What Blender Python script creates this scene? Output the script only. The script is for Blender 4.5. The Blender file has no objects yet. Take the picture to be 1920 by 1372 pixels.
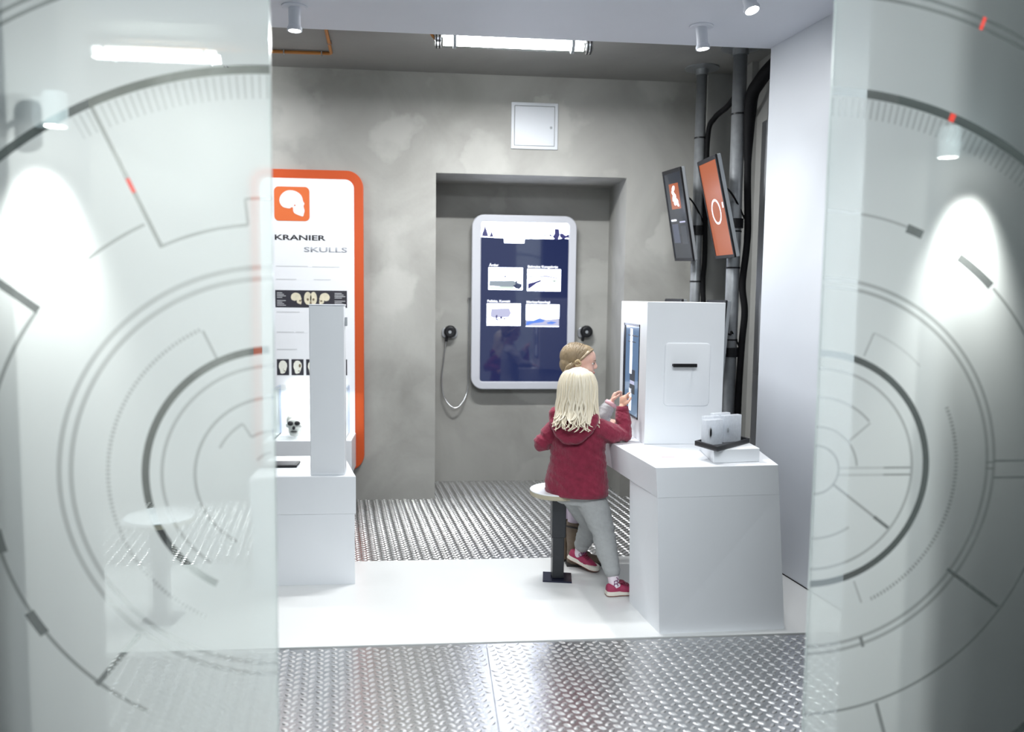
import bpy, bmesh, math, random
from mathutils import Vector, Matrix, Euler, noise
import numpy as np
random.seed(7)
PI = math.pi
R = math.radians
S = bpy.context.scene
COL = S.collection

# ------------------------------------------------------------------ camera
F_PX = 1500.0
YAW, PITCH, ROLL, EYE = R(5.5), R(4.96), R(0.70), 1.5
fw = Vector((math.sin(YAW) * math.cos(PITCH), math.cos(YAW) * math.cos(PITCH), -math.sin(PITCH)))
rt0 = Vector((math.cos(YAW), -math.sin(YAW), 0))
up0 = rt0.cross(fw)
rt = rt0 * math.cos(ROLL) + up0 * math.sin(ROLL)
up = up0 * math.cos(ROLL) - rt0 * math.sin(ROLL)
cd = bpy.data.cameras.new('camera')
cam = bpy.data.objects.new('camera', cd)
COL.objects.link(cam)
cam.matrix_world = Matrix(((rt.x, up.x, -fw.x, 0), (rt.y, up.y, -fw.y, 0), (rt.z, up.z, -fw.z, EYE), (0, 0, 0, 1)))
cd.sensor_fit = 'HORIZONTAL'
cd.sensor_width = 36
cd.lens = F_PX / 1920 * 36
cd.clip_start = 0.05
cd.dof.use_dof = True
cd.dof.focus_distance = 4.15
cd.dof.aperture_fstop = 1.4
S.camera = cam

# ------------------------------------------------------------------ world, exposure, big lights
S.view_settings.view_transform = 'Standard'
S.view_settings.look = 'None'
S.view_settings.gamma = 1
S.view_settings.use_curve_mapping = False
S.view_settings.exposure = 0.0
S.cycles.use_denoising = True
S.cycles.use_adaptive_sampling = True
S.cycles.adaptive_threshold = 0.02
S.cycles.max_bounces = 8
S.cycles.diffuse_bounces = 5
S.cycles.glossy_bounces = 4
S.cycles.transparent_max_bounces = 12
S.cycles.sample_clamp_indirect = 6.0
S.cycles.caustics_reflective = False
S.cycles.caustics_refractive = False
W = bpy.data.worlds.new('foyer_ambient')
S.world = W
W.use_nodes = True
W.node_tree.nodes['Background'].inputs[0].default_value = (0.86, 0.93, 1.0, 1)
W.node_tree.nodes['Background'].inputs[1].default_value = 0.50


def area(name, loc, rot, sx, sy, power, col=(1, 1, 1)):
    d = bpy.data.lights.new(name, 'AREA')
    d.shape = 'RECTANGLE'
    d.size, d.size_y, d.energy, d.color = sx, sy, power, col
    o = bpy.data.objects.new(name, d)
    COL.objects.link(o)
    o.location, o.rotation_euler = loc, rot
    return o


# ceiling panels of the foyer the photographer stands in
area('foyer_ceiling_light', (0.3, 0.2, 3.4), (R(22), 0, 0), 2.4, 0.8, 155, (0.93, 0.97, 1.0))

# ------------------------------------------------------------------ helpers
def wm(o):
    return (wm(o.parent) @ o.matrix_basis) if o.parent else o.matrix_basis.copy()


def put(o, parent=None):
    COL.objects.link(o)
    if parent:
        o.parent = parent
    return o


def obj(name, bm, m, parent=None, smooth=False, local=False, loc=None):
    """bmesh in world coordinates (or local when local=True) -> one mesh object"""
    if isinstance(bm, bpy.types.Mesh):
        me = bm
        if parent and not local:
            me.transform(wm(parent).inverted())
    else:
        if parent and not local:
            bm.transform(wm(parent).inverted())
        if loc is not None and not parent:
            bm.transform(Matrix.Translation(-Vector(loc)))
        me = bpy.data.meshes.new(name)
        bm.to_mesh(me)
        bm.free()
    for x in (m if isinstance(m, (list, tuple)) else [m]):
        me.materials.append(x)
    if smooth:
        for p in me.polygons:
            p.use_smooth = True
    o = bpy.data.objects.new(name, me)
    put(o, parent)
    if loc is not None and not parent:
        o.location = loc
    return o


def tag(o, label, cat, group=None):
    o['label'] = label
    o['category'] = cat
    if group:
        o['group'] = group
    return o


def thing(name, loc, label, cat, group=None, rot=(0, 0, 0)):
    o = bpy.data.objects.new(name, None)
    o.empty_display_size = 0.05
    COL.objects.link(o)
    o.location = loc
    o.rotation_euler = rot
    return tag(o, label, cat, group)


def struct(o):
    o['kind'] = 'structure'
    return o


def copy_tree(o, parent=None):
    c = o.copy()
    COL.objects.link(c)
    c.parent = parent
    for ch in list(o.children):
        copy_tree(ch, c)
    return c


def new():
    return bmesh.new()


def box(lo, hi, bm=None, bev=0.0, seg=2):
    own = bm is None
    b = new()
    lo, hi = Vector(lo), Vector(hi)
    g = bmesh.ops.create_cube(b, size=1)
    for v in b.verts:
        v.co = Vector(((lo.x + hi.x) / 2 + v.co.x * (hi.x - lo.x), (lo.y + hi.y) / 2 + v.co.y * (hi.y - lo.y), (lo.z + hi.z) / 2 + v.co.z * (hi.z - lo.z)))
    if bev:
        bmesh.ops.bevel(b, geom=b.edges[:], offset=bev, segments=seg, profile=0.5, affect='EDGES')
    b.normal_update()
    if own:
        return b
    merge(bm, b)
    return bm


def merge(dst, src):
    vm = [dst.verts.new(v.co) for v in src.verts]
    src.verts.index_update()
    for f in src.faces:
        try:
            nf = dst.faces.new([vm[v.index] for v in f.verts])
            nf.smooth = f.smooth
            nf.material_index = f.material_index
        except ValueError:
            pass
    src.free()


def frustum(poly0, z0, poly1, z1, bm=None, bev=0.0):
    """closed solid between two same-length xy polygons"""
    own = bm is None
    b = new()
    a = [b.verts.new((x, y, z0)) for x, y in poly0]
    c = [b.verts.new((x, y, z1)) for x, y in poly1]
    n = len(a)
    b.faces.new(a[::-1])
    b.faces.new(c)
    for i in range(n):
        b.faces.new((a[i], a[(i + 1) % n], c[(i + 1) % n], c[i]))
    bmesh.ops.recalc_face_normals(b, faces=b.faces[:])
    if bev:
        bmesh.ops.bevel(b, geom=b.edges[:], offset=bev, segments=2, profile=0.5, affect='EDGES')
    if own:
        return b
    merge(bm, b)
    return bm


def slab(pts, y0, y1, bm=None, bev=0.0):
    """polygon in the xz plane extruded along y from y0 (front) to y1 (back)"""
    own = bm is None
    b = new()
    a = [b.verts.new((x, y0, z)) for x, z in pts]
    c = [b.verts.new((x, y1, z)) for x, z in pts]
    n = len(a)
    fa = b.faces.new(a)
    b.faces.new(c[::-1])
    for i in range(n):
        b.faces.new((a[i], c[i], c[(i + 1) % n], a[(i + 1) % n]))
    bmesh.ops.recalc_face_normals(b, faces=b.faces[:])
    if bev:
        ed = [e for e in fa.edges]
        bmesh.ops.bevel(b, geom=ed, offset=bev, segments=2, profile=0.5, affect='EDGES')
    if own:
        return b
    merge(bm, b)
    return bm


def rrect(x0, z0, x1, z1, r, n=8):
    if not isinstance(r, (list, tuple)):
        r = [r] * 4
    out = []
    for (cx, cz, a0), q in zip(((x1 - r[0], z1 - r[0], 0), (x0 + r[1], z1 - r[1], 90), (x0 + r[2], z0 + r[2], 180), (x1 - r[3], z0 + r[3], 270)), r):
        for k in range(n + 1):
            a = R(a0 + 90 * k / n)
            out.append((cx + q * math.cos(a), cz + q * math.sin(a)))
    return out


def ring_slab(outer, inner, y0, y1, bev=0.0):
    """frame between two same-length outlines"""
    b = new()
    n = len(outer)
    vo = [b.verts.new((x, y0, z)) for x, z in outer]
    vi = [b.verts.new((x, y0, z)) for x, z in inner]
    wo = [b.verts.new((x, y1, z)) for x, z in outer]
    wi = [b.verts.new((x, y1, z)) for x, z in inner]
    fe = []
    for i in range(n):
        j = (i + 1) % n
        b.faces.new((vo[i], vi[i], vi[j], vo[j]))
        b.faces.new((wo[i], wo[j], wi[j], wi[i]))
        f = b.faces.new((vo[i], vo[j], wo[j], wo[i]))
        b.faces.new((vi[i], wi[i], wi[j], vi[j]))
    bmesh.ops.recalc_face_normals(b, faces=b.faces[:])
    if bev:
        ed = [e for e in b.edges if all(abs(v.co.y - y0) < 1e-6 for v in e.verts) and len(e.link_faces) == 2 and abs(e.link_faces[0].normal.dot(e.link_faces[1].normal)) < 0.5]
        bmesh.ops.bevel(b, geom=ed, offset=bev, segments=3, profile=0.5, affect='EDGES')
    return b


def frame_at(d, hint=Vector((0, 0, 1))):
    d = d.normalized()
    if abs(d.dot(hint)) > 0.95:
        hint = Vector((0, 1, 0))
    u = hint.cross(d).normalized()
    return u, d.cross(u)


def tube(pts, rad, seg=10, bm=None, caps=True, round_caps=False, flat=1.0, hint=None):
    """swept tube; rad number or list; flat squashes the second axis"""
    own = bm is None
    b = new()
    P = [Vector(p) for p in pts]
    n = len(P)
    rr = rad if isinstance(rad, (list, tuple)) else [rad] * n
    if round_caps:
        d0 = (P[0] - P[1]).normalized()
        d1 = (P[-1] - P[-2]).normalized()
        P = [P[0] + d0 * rr[0] * 0.95, P[0] + d0 * rr[0] * 0.7] + P + [P[-1] + d1 * rr[-1] * 0.7, P[-1] + d1 * rr[-1] * 0.95]
        rr = [rr[0] * 0.3, rr[0] * 0.72] + list(rr) + [rr[-1] * 0.72, rr[-1] * 0.3]
        n = len(P)
    rings = []
    u = None
    for i in range(n):
        d = (P[min(i + 1, n - 1)] - P[max(i - 1, 0)])
        if d.length < 1e-9:
            d = Vector((0, 0, 1))
        d.normalize()
        if u is None:
            u, v = frame_at(d, hint or Vector((0, 0, 1)))
        else:
            u = (u - d * u.dot(d))
            u.normalize()
            v = d.cross(u)
        rings.append([b.verts.new(P[i] + u * rr[i] * math.cos(2 * PI * k / seg) + v * rr[i] * flat * math.sin(2 * PI * k / seg)) for k in range(seg)])
    for i in range(n - 1):
        for k in range(seg):
            f = b.faces.new((rings[i][k], rings[i][(k + 1) % seg], rings[i + 1][(k + 1) % seg], rings[i + 1][k]))
            f.smooth = True
    if caps:
        b.faces.new(rings[0][::-1])
        b.faces.new(rings[-1])
    bmesh.ops.recalc_face_normals(b, faces=b.faces[:])
    if own:
        return b
    merge(bm, b)
    return bm


def curve(pts, n=8):
    """Catmull-Rom through points"""
    P = [Vector(p) for p in pts]
    P = [P[0] * 2 - P[1]] + P + [P[-1] * 2 - P[-2]]
    out = []
    for i in range(1, len(P) - 2):
        for k in range(n):
            t = k / n
            a, b_, c, d = P[i - 1], P[i], P[i + 1], P[i + 2]
            out.append(0.5 * ((2 * b_) + (c - a) * t + (2 * a - 5 * b_ + 4 * c - d) * t * t + (3 * b_ - a - 3 * c + d) * t ** 3))
    out.append(P[-2])
    return out


def lathe(profile, at, axis=Vector((0, 0, 1)), seg=32, bm=None):
    own = bm is None
    b = new()
    axis = Vector(axis).normalized()
    u, v = frame_at(axis)
    at = Vector(at)
    rings = []
    for r, h in profile:
        if r < 1e-6:
            rings.append([b.verts.new(at + axis * h)])
        else:
            rings.append([b.verts.new(at + axis * h + (u * math.cos(2 * PI * k / seg) + v * math.sin(2 * PI * k / seg)) * r) for k in range(seg)])
    for a, c in zip(rings, rings[1:]):
        for k in range(seg):
            j = (k + 1) % seg
            if len(a) == 1 and len(c) == 1:
                continue
            if len(a) == 1:
                f = b.faces.new((a[0], c[j], c[k]))
            elif len(c) == 1:
                f = b.faces.new((a[k], a[j], c[0]))
            else:
                f = b.faces.new((a[k], a[j], c[j], c[k]))
    bmesh.ops.recalc_face_normals(b, faces=b.faces[:])
    if own:
        return b
    merge(bm, b)
    return bm


def ellipsoid(c, r, rot=None, bm=None, u=20, v=12):
    own = bm is None
    b = new()
    bmesh.ops.create_uvsphere(b, u_segments=u, v_segments=v, radius=1)
    m = Matrix.Diagonal((r[0], r[1], r[2], 1))
    if rot is not None:
        m = (rot.to_4x4() if hasattr(rot, 'to_4x4') else rot) @ m
    b.transform(Matrix.Translation(Vector(c)) @ m)
    for f in b.faces:
        f.smooth = True
    if own:
        return b
    merge(bm, b)
    return bm


def loft(sections, bm=None, seg=28):
    """sections: (cx, cy, cz, half_width, half_depth, yaw)"""
    own = bm is None
    b = new()
    rings = []
    for cx, cy, cz, hw, hd, yaw in sections:
        c_, s_ = math.cos(yaw), math.sin(yaw)
        rings.append([b.verts.new((cx + hw * math.cos(t) * c_ - hd * math.sin(t) * s_, cy + hw * math.cos(t) * s_ + hd * math.sin(t) * c_, cz)) for t in (2 * PI * k / seg for k in range(seg))])
    for a, c in zip(rings, rings[1:]):
        for k in range(seg):
            b.faces.new((a[k], a[(k + 1) % seg], c[(k + 1) % seg], c[k]))
    b.faces.new(rings[0][::-1])
    b.faces.new(rings[-1])
    bmesh.ops.recalc_face_normals(b, faces=b.faces[:])
    if own:
        return b
    merge(bm, b)
    return bm


def blob(bm, voxel=0.006, smooth=4, fold=None, fine=None):
    """fuse overlapping closed shapes into one continuous surface"""
    me = bpy.data.meshes.new('tmp')
    bm.to_mesh(me)
    bm.free()
    o = bpy.data.objects.new('tmp', me)
    COL.objects.link(o)
    r = o.modifiers.new('r', 'REMESH')
    r.mode = 'VOXEL'
    r.voxel_size = voxel
    if smooth:
        s = o.modifiers.new('s', 'SMOOTH')
        s.factor = 0.5
        s.iterations = smooth
    dg = bpy.context.evaluated_depsgraph_get()
    dg.update()
    out = bpy.data.meshes.new_from_object(o.evaluated_get(dg))
    bpy.data.objects.remove(o)
    if fold:
        n = len(out.vertices)
        co, no = np.empty(n * 3, np.float32), np.empty(n * 3, np.float32)
        out.vertices.foreach_get('co', co)
        out.vertices.foreach_get('normal', no)
        h = np.array([fold(Vector(q)) for q in co.reshape(-1, 3)], np.float32)
        co = (co.reshape(-1, 3) + no.reshape(-1, 3) * h[:, None]).ravel()
        out.vertices.foreach_set('co', co)
        out.update()
    for p in out.polygons:
        p.use_smooth = True
    return out


# ------------------------------------------------------------------ materials
MATS = {}


def M(name, col, rough=0.5, metal=0.0, var=0.0, vscale=6.0, bump=0.0, bscale=60.0, emit=None, estr=0.0, coat=0.0, spec=0.5, sheen=0.0, sss=0.0, stretch=None, rvar=0.0):
    m = bpy.data.materials.new(name)
    m.use_nodes = True
    nt = m.node_tree
    p = nt.nodes['Principled BSDF']
    col = tuple(col) + (1,)
    p.inputs['Base Color'].default_value = col
    p.inputs['Roughness'].default_value = rough
    p.inputs['Metallic'].default_value = metal
    p.inputs['Specular IOR Level'].default_value = spec
    if coat:
        p.inputs['Coat Weight'].default_value = coat
        p.inputs['Coat Roughness'].default_value = 0.03
    if sheen:
        p.inputs['Sheen Weight'].default_value = sheen
        p.inputs['Sheen Roughness'].default_value = 0.5
    if sss:
        p.inputs['Subsurface Weight'].default_value = sss
        p.inputs['Subsurface Radius'].default_value = (0.012, 0.005, 0.003)
    tc = nt.nodes.new('ShaderNodeTexCoord')
    src = tc.outputs['Object']
    if stretch:
        mp = nt.nodes.new('ShaderNodeMapping')
        mp.inputs['Scale'].default_value = stretch
        nt.links.new(src, mp.inputs[0])
        src = mp.outputs[0]
    nz = nt.nodes.new('ShaderNodeTexNoise')
    nz.inputs['Scale'].default_value = vscale
    nz.inputs['Detail'].default_value = 5
    nt.links.new(src, nz.inputs['Vector'])
    v = var if var else 0.015
    mx = nt.nodes.new('ShaderNodeMix')
    mx.data_type = 'RGBA'
    mx.inputs['A'].default_value = tuple(max(0, c * (1 - v)) for c in col[:3]) + (1,)
    mx.inputs['B'].default_value = tuple(min(1, c * (1 + v)) for c in col[:3]) + (1,)
    nt.links.new(nz.outputs['Fac'], mx.inputs['Factor'])
    nt.links.new(mx.outputs['Result'], p.inputs['Base Color'])
    if rvar:
        mr = nt.nodes.new('ShaderNodeMapRange')
        mr.inputs['To Min'].default_value = rough - rvar
        mr.inputs['To Max'].default_value = rough + rvar
        nt.links.new(nz.outputs['Fac'], mr.inputs['Value'])
        nt.links.new(mr.outputs[0], p.inputs['Roughness'])
    if bump:
        bz = nt.nodes.new('ShaderNodeTexNoise')
        bz.inputs['Scale'].default_value = bscale
        bz.inputs['Detail'].default_value = 4
        nt.links.new(src, bz.inputs['Vector'])
        bn = nt.nodes.new('ShaderNodeBump')
        bn.inputs['Strength'].default_value = bump
        bn.inputs['Distance'].default_value = 0.004
        nt.links.new(bz.outputs['Fac'], bn.inputs['Height'])
        nt.links.new(bn.outputs[0], p.inputs['Normal'])
    if emit:
        p.inputs['Emission Color'].default_value = tuple(emit) + (1,)
        p.inputs['Emission Strength'].default_value = estr
    MATS[name] = m
    return m


def concrete(name, dark, light, seed=0.0, patch=0.6):
    """smeared plaster: broad cloudy mottling, trowelled lighter patches, pores"""
    m = bpy.data.materials.new(name)
    m.use_nodes = True
    nt = m.node_tree
    N, L = nt.nodes, nt.links
    p = N['Principled BSDF']
    p.inputs['Roughness'].default_value = 0.62
    p.inputs['Specular IOR Level'].default_value = 0.35
    tc = N.new('ShaderNodeTexCoord')
    mp = N.new('ShaderNodeMapping')
    mp.inputs['Location'].default_value = (seed, seed * 0.7, seed * 1.3)
    L.new(tc.outputs['Object'], mp.inputs[0])
    a = N.new('ShaderNodeTexNoise')
    a.inputs['Scale'].default_value = 1.25
    a.inputs['Detail'].default_value = 9
    a.inputs['Roughness'].default_value = 0.55
    a.inputs['Distortion'].default_value = 0.9
    L.new(mp.outputs[0], a.inputs['Vector'])
    r1 = N.new('ShaderNodeMapRange')
    r1.inputs['From Min'].default_value = 0.25
    r1.inputs['From Max'].default_value = 0.75
    L.new(a.outputs['Fac'], r1.inputs['Value'])
    c1 = N.new('ShaderNodeMix')
    c1.data_type = 'RGBA'
    c1.inputs['A'].default_value = tuple(dark) + (1,)
    c1.inputs['B'].default_value = tuple(light) + (1,)
    L.new(r1.outputs[0], c1.inputs['Factor'])
    # trowel patches
    vo = N.new('ShaderNodeTexVoronoi')
    vo.feature = 'SMOOTH_F1'
    vo.inputs['Smoothness'].default_value = 0.7
    vo.inputs['Scale'].default_value = 2.6
    wv = N.new('ShaderNodeTexNoise')
    wv.inputs['Scale'].default_value = 4.0
    wv.inputs['Detail'].default_value = 4
    L.new(mp.outputs[0], wv.inputs['Vector'])
    ad = N.new('ShaderNodeVectorMath')
    ad.operation = 'ADD'
    sc = N.new('ShaderNodeVectorMath')
    sc.operation = 'SCALE'
    sc.inputs['Scale'].default_value = 0.45
    L.new(wv.outputs['Color'], sc.inputs[0])
    L.new(mp.outputs[0], ad.inputs[0])
    L.new(sc.outputs[0], ad.inputs[1])
    L.new(ad.outputs[0], vo.inputs['Vector'])
    sx = N.new('ShaderNodeSeparateColor')
    L.new(vo.outputs['Color'], sx.inputs[0])
    r2 = N.new('ShaderNodeMapRange')
    r2.inputs['From Min'].default_value = 0.62
    r2.inputs['From Max'].default_value = 0.95
    r2.inputs['To Max'].default_value = patch
    L.new(sx.outputs[0], r2.inputs['Value'])
    c2 = N.new('ShaderNodeMix')
    c2.data_type = 'RGBA'
    c2.inputs['B'].default_value = tuple(min(1, x * 1.16) for x in light) + (1,)
    L.new(r2.outputs[0], c2.inputs['Factor'])
    L.new(c1.outputs['Result'], c2.inputs['A'])
    L.new(c2.outputs['Result'], p.inputs['Base Color'])
    bz = N.new('ShaderNodeTexNoise')
    bz.inputs['Scale'].default_value = 22
    bz.inputs['Detail'].default_value = 6
    L.new(mp.outputs[0], bz.inputs['Vector'])
    bn = N.new('ShaderNodeBump')
    bn.inputs['Strength'].default_value = 0.12
    bn.inputs['Distance'].default_value = 0.01
    L.new(bz.outputs['Fac'], bn.inputs['Height'])
    L.new(bn.outputs[0], p.inputs['Normal'])
    return m


def emitter(name, col, strength):
    return M(name, (0.02, 0.02, 0.02), 0.3, emit=col, estr=strength)


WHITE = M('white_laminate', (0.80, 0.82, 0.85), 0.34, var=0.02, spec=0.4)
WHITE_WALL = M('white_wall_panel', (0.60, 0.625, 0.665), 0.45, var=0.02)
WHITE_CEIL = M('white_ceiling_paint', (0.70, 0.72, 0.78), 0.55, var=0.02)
WHITE_FLOOR = M('white_floor_coating', (0.72, 0.73, 0.725), 0.22, var=0.02, vscale=3)
CONC = concrete('troweled_concrete', (0.245, 0.24, 0.222), (0.43, 0.425, 0.40))
CONC_C = concrete('ceiling_concrete', (0.25, 0.247, 0.235), (0.33, 0.325, 0.31), 3.1, 0.2)
CONC_R = concrete('side_concrete', (0.30, 0.30, 0.285), (0.40, 0.40, 0.385), 6.2, 0.2)
JAMB = M('dark_grey_wall_paint', (0.05, 0.053, 0.05), 0.7, var=0.06)
STEEL_PANEL = M('grey_steel_panel', (0.36, 0.37, 0.39), 0.45, metal=0.3, var=0.08)
TREAD = M('aluminium_tread_plate', (0.60, 0.605, 0.615), 0.24, metal=1.0, var=0.10, vscale=14, bump=0.05, bscale=140, rvar=0.04)
TREAD_LUG = M('glint_toned_lug', (0.84, 0.84, 0.84), 0.30, metal=1.0, var=0.08, vscale=30)  # lighter than the plate: light the lugs catch is put into the colour
GALV = M('galvanised_pipe', (0.34, 0.355, 0.37), 0.40, metal=0.5, var=0.22, vscale=25, rvar=0.1)
BLACK = M('black_plastic', (0.010, 0.010, 0.012), 0.45, spec=0.3, var=0.1)
BLACK_STEEL = M('black_powder_coat', (0.014, 0.016, 0.02), 0.32, var=0.1)
RUBBER = M('black_cable_sleeve', (0.006, 0.006, 0.007), 0.7, spec=0.15, bump=0.4, bscale=200)
GREY_PL = M('grey_plastic', (0.33, 0.35, 0.37), 0.4)
CHROME = M('chrome', (0.75, 0.75, 0.76), 0.12, metal=1.0)
ORANGE = M('orange_board_edge', (0.52, 0.068, 0.006), 0.5, var=0.03)
ORANGE_L = M('orange_print', (0.70, 0.145, 0.034), 0.5, var=0.06, vscale=2)
COPPER = M('orange_conduit', (0.50, 0.19, 0.035), 0.4, var=0.12)
PRINT_W = M('white_printed_board', (0.84, 0.85, 0.88), 0.4)
PRINT_K = M('dark_print_ink', (0.022, 0.020, 0.026), 0.5)
PRINT_G = M('grey_print_ink', (0.34, 0.35, 0.39), 0.5)
PRINT_LG = M('pale_grey_print_ink', (0.62, 0.63, 0.65), 0.5)
PRINT_PINK = M('pink_print_ink', (0.70, 0.28, 0.33), 0.5)
PRINT_NAVY = M('navy_print', (0.028, 0.026, 0.036), 0.45, var=0.2)
BONE = M('bone_print', (0.72, 0.66, 0.50), 0.55, var=0.22, vscale=40)
BONE_D = M('bone_shadow_print', (0.20, 0.15, 0.09), 0.55, var=0.2)
BONE_W = M('pale_bone_print', (0.82, 0.82, 0.74), 0.55, var=0.12, vscale=40)
SKULL = M('white_cast_skull', (0.80, 0.79, 0.78), 0.5, var=0.1, vscale=30)
SKULL_D = M('dark_socket', (0.03, 0.028, 0.035), 0.7)
PLY = M('plywood_edge', (0.42, 0.38, 0.28), 0.5, var=0.12, vscale=20, stretch=(1, 1, 30))
NAVY = M('blue_black_steel', (0.012, 0.014, 0.035), 0.25, metal=0.3)

# ------------------------------------------------------------------ floor
YB, YR = 5.84, 6.41           # back wall, back of the recess
P0, P1 = 3.352, 4.452         # white platform
fl = struct(obj('floor', box((-3.2, -1.2, -0.20), (3.2, 6.6, -0.012)), M('dark_subfloor', (0.05, 0.05, 0.05), 0.8)))


def lug_mesh(name, spots):
    """raised lens-shaped lugs, one ridge each, joined into one mesh"""
    L_, w_, h_ = 0.0172, 0.0072, 0.0027
    base = [(-L_, 0, 0), (-L_ * .45, -w_, 0), (L_ * .45, -w_, 0), (L_, 0, 0), (L_ * .45, w_, 0), (-L_ * .45, w_, 0), (-L_ * .74, 0, h_ * .8), (-L_ * .33, -w_ * .62, h_), (L_ * .33, -w_ * .62, h_), (L_ * .74, 0, h_ * .8), (L_ * .33, w_ * .62, h_), (-L_ * .33, w_ * .62, h_)]
    tri = [(i, (i + 1) % 6, 6 + (i + 1) % 6, 6 + i) for i in range(6)] + [(6, 7, 8, 9, 10, 11)]
    B = np.array(base)
    vs, fs = [], []
    n = 0
    for x, y, a in spots:
        c_, s_ = math.cos(a), math.sin(a)
        q = B.copy()
        q[:, 0] = B[:, 0] * c_ - B[:, 1] * s_ + x
        q[:, 1] = B[:, 0] * s_ + B[:, 1] * c_ + y
        vs.append(q)
        fs += [tuple(k + n for k in t) for t in tri]
        n += 12
    me = bpy.data.meshes.new(name)
    me.from_pydata(np.concatenate(vs).tolist(), [], fs)
    return me


def plate(x0, x1, y0, y1):
    o = obj('tread_plate', box((x0, y0, -0.012), (x1, y1, 0.0)), TREAD, fl)
    dx, dy = 0.0285, 0.041
    sp = []
    cs, sn = math.cos(R(7.2)), math.sin(R(7.2))
    for i in range(int(math.floor(x0 / dx)) - 12, int(x1 / dx) + 40):
        for j in range(int(math.floor(y0 / dy)) - 12, int(y1 / dy) + 14):
            u_, v_ = i * dx, j * dy + (i % 2) * dy / 2
            x, y = u_ * cs - v_ * sn, u_ * sn + v_ * cs
            if x0 + .015 < x < x1 - .015 and y0 + .015 < y < y1 - .015:
                sp.append((x, y, R(47) if i % 2 else R(-33)))
    g = obj('tread_lugs', lug_mesh('tread_lugs', sp), TREAD_LUG, o, local=False)
    g['kind'] = 'stuff'
    return o


# joint between the two front sheets runs towards the camera
plate(-2.2, 0.2235, 0.6, P0 - 0.001)
plate(0.226, 2.3, 0.6, P0 - 0.001)
plate(-2.58, 2.2, P1 + 0.001, YR)
obj('white_platform', box((-2.1, P0, -0.012), (2.1, P1, 0.006), bev=0.002), WHITE_FLOOR, fl)

# ------------------------------------------------------------------ walls and ceilings
RX0, RX1, RZ = 0.0, 1.388, 2.374
ZC = 3.07
b = new()
# front of the back wall around the recess, then the recess itself, as thick solids
box((-2.62, YB, 0), (RX0, YR + .15, ZC + .2), b)
box((RX1, YB, 0), (2.5, YR + .15, ZC + .2), b)
box((RX0, YB, RZ), (RX1, YR + .15, ZC + .2), b)
box((RX0, YR, 0), (RX1, YR + .15, RZ), b)
struct(obj('wall_back', b, CONC))
struct(obj('ceiling', box((-2.62, P1 - 0.15, ZC), (2.5, YB + .02, ZC + .2)), CONC_C))
struct(obj('wall_left', box((-2.8, P1, 0), (-2.6, YB, ZC)), CONC))
b = box((2.13, P1 - .2, 0), (2.4, YB, ZC))
box((1.895, 5.60, 0), (2.13, YB, ZC), b)
box((2.085, 5.28, 0), (2.13, 5.42, ZC), b)
wr = struct(obj('wall_right', b, CONC_R))
for z0, z1 in ((0.0, 1.018), (1.022, 2.62)):
    obj('steel_panel', box((2.06, P1 + .0, z0), (2.075, 5.02, z1)), STEEL_PANEL, wr)

# white portal: lowered ceiling, right wall, left wall
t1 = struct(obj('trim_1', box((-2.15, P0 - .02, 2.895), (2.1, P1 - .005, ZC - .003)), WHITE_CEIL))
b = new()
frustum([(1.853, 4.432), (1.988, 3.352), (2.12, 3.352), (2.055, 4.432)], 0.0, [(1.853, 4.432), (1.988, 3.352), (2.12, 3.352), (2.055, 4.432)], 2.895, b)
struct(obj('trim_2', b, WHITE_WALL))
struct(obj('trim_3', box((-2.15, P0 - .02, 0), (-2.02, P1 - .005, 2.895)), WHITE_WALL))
obj('wall_foot_gap', frustum([(1.8505, 4.43), (1.9855, 3.355), (1.99, 3.355), (1.855, 4.43)], 0.006, [(1.8505, 4.43), (1.9855, 3.355), (1.99, 3.355), (1.855, 4.43)], 0.012), BLACK, bpy.data.objects['trim_2'])

# dark wall the glass doors slide along, one leaf either side of the opening
struct(obj('wall_front_left', box((-3.2, 2.29, 0), (-.997, 2.47, 3.3)), JAMB))
struct(obj('wall_front_right', box((1.352, 2.29, 0), (3.2, 2.47, 3.3)), JAMB))
struct(obj('trim_4', box((-.997, 2.29, 2.98), (1.352, 2.47, 3.3)), JAMB))
struct(obj('wall_side_left', box((-2.35, 2.47, 0), (-2.22, 3.34, 3.3)), JAMB))
struct(obj('wall_side_right', box((2.31, 2.47, 0), (2.44, 3.34, 3.3)), JAMB))
struct(obj('trim_5', box((-2.35, 2.47, 3.10), (2.44, 3.34, 3.3)), JAMB))

# ------------------------------------------------------------------ frosted sliding doors
GY = 2.10
GZ = 1.03


class E:
    def __init__(s, nt, k):
        s.nt, s.k = nt, k

    def op(s, o, *a):
        n = s.nt.nodes.new('ShaderNodeMath')
        n.operation = o
        for i, x in enumerate((s,) + a):
            if isinstance(x, E):
                s.nt.links.new(x.k, n.inputs[i])
            else:
                n.inputs[i].default_value = x
        return E(s.nt, n.outputs[0])

    def near(s, mid, half):
        return s.op('COMPARE', mid, half)

    def __mul__(s, o):
        return s.op('MULTIPLY', o)

    def __add__(s, o):
        return s.op('ADD', o)

    def __sub__(s, o):
        return s.op('SUBTRACT', o)

    def mx(s, o):
        return s.op('MAXIMUM', o)


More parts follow.
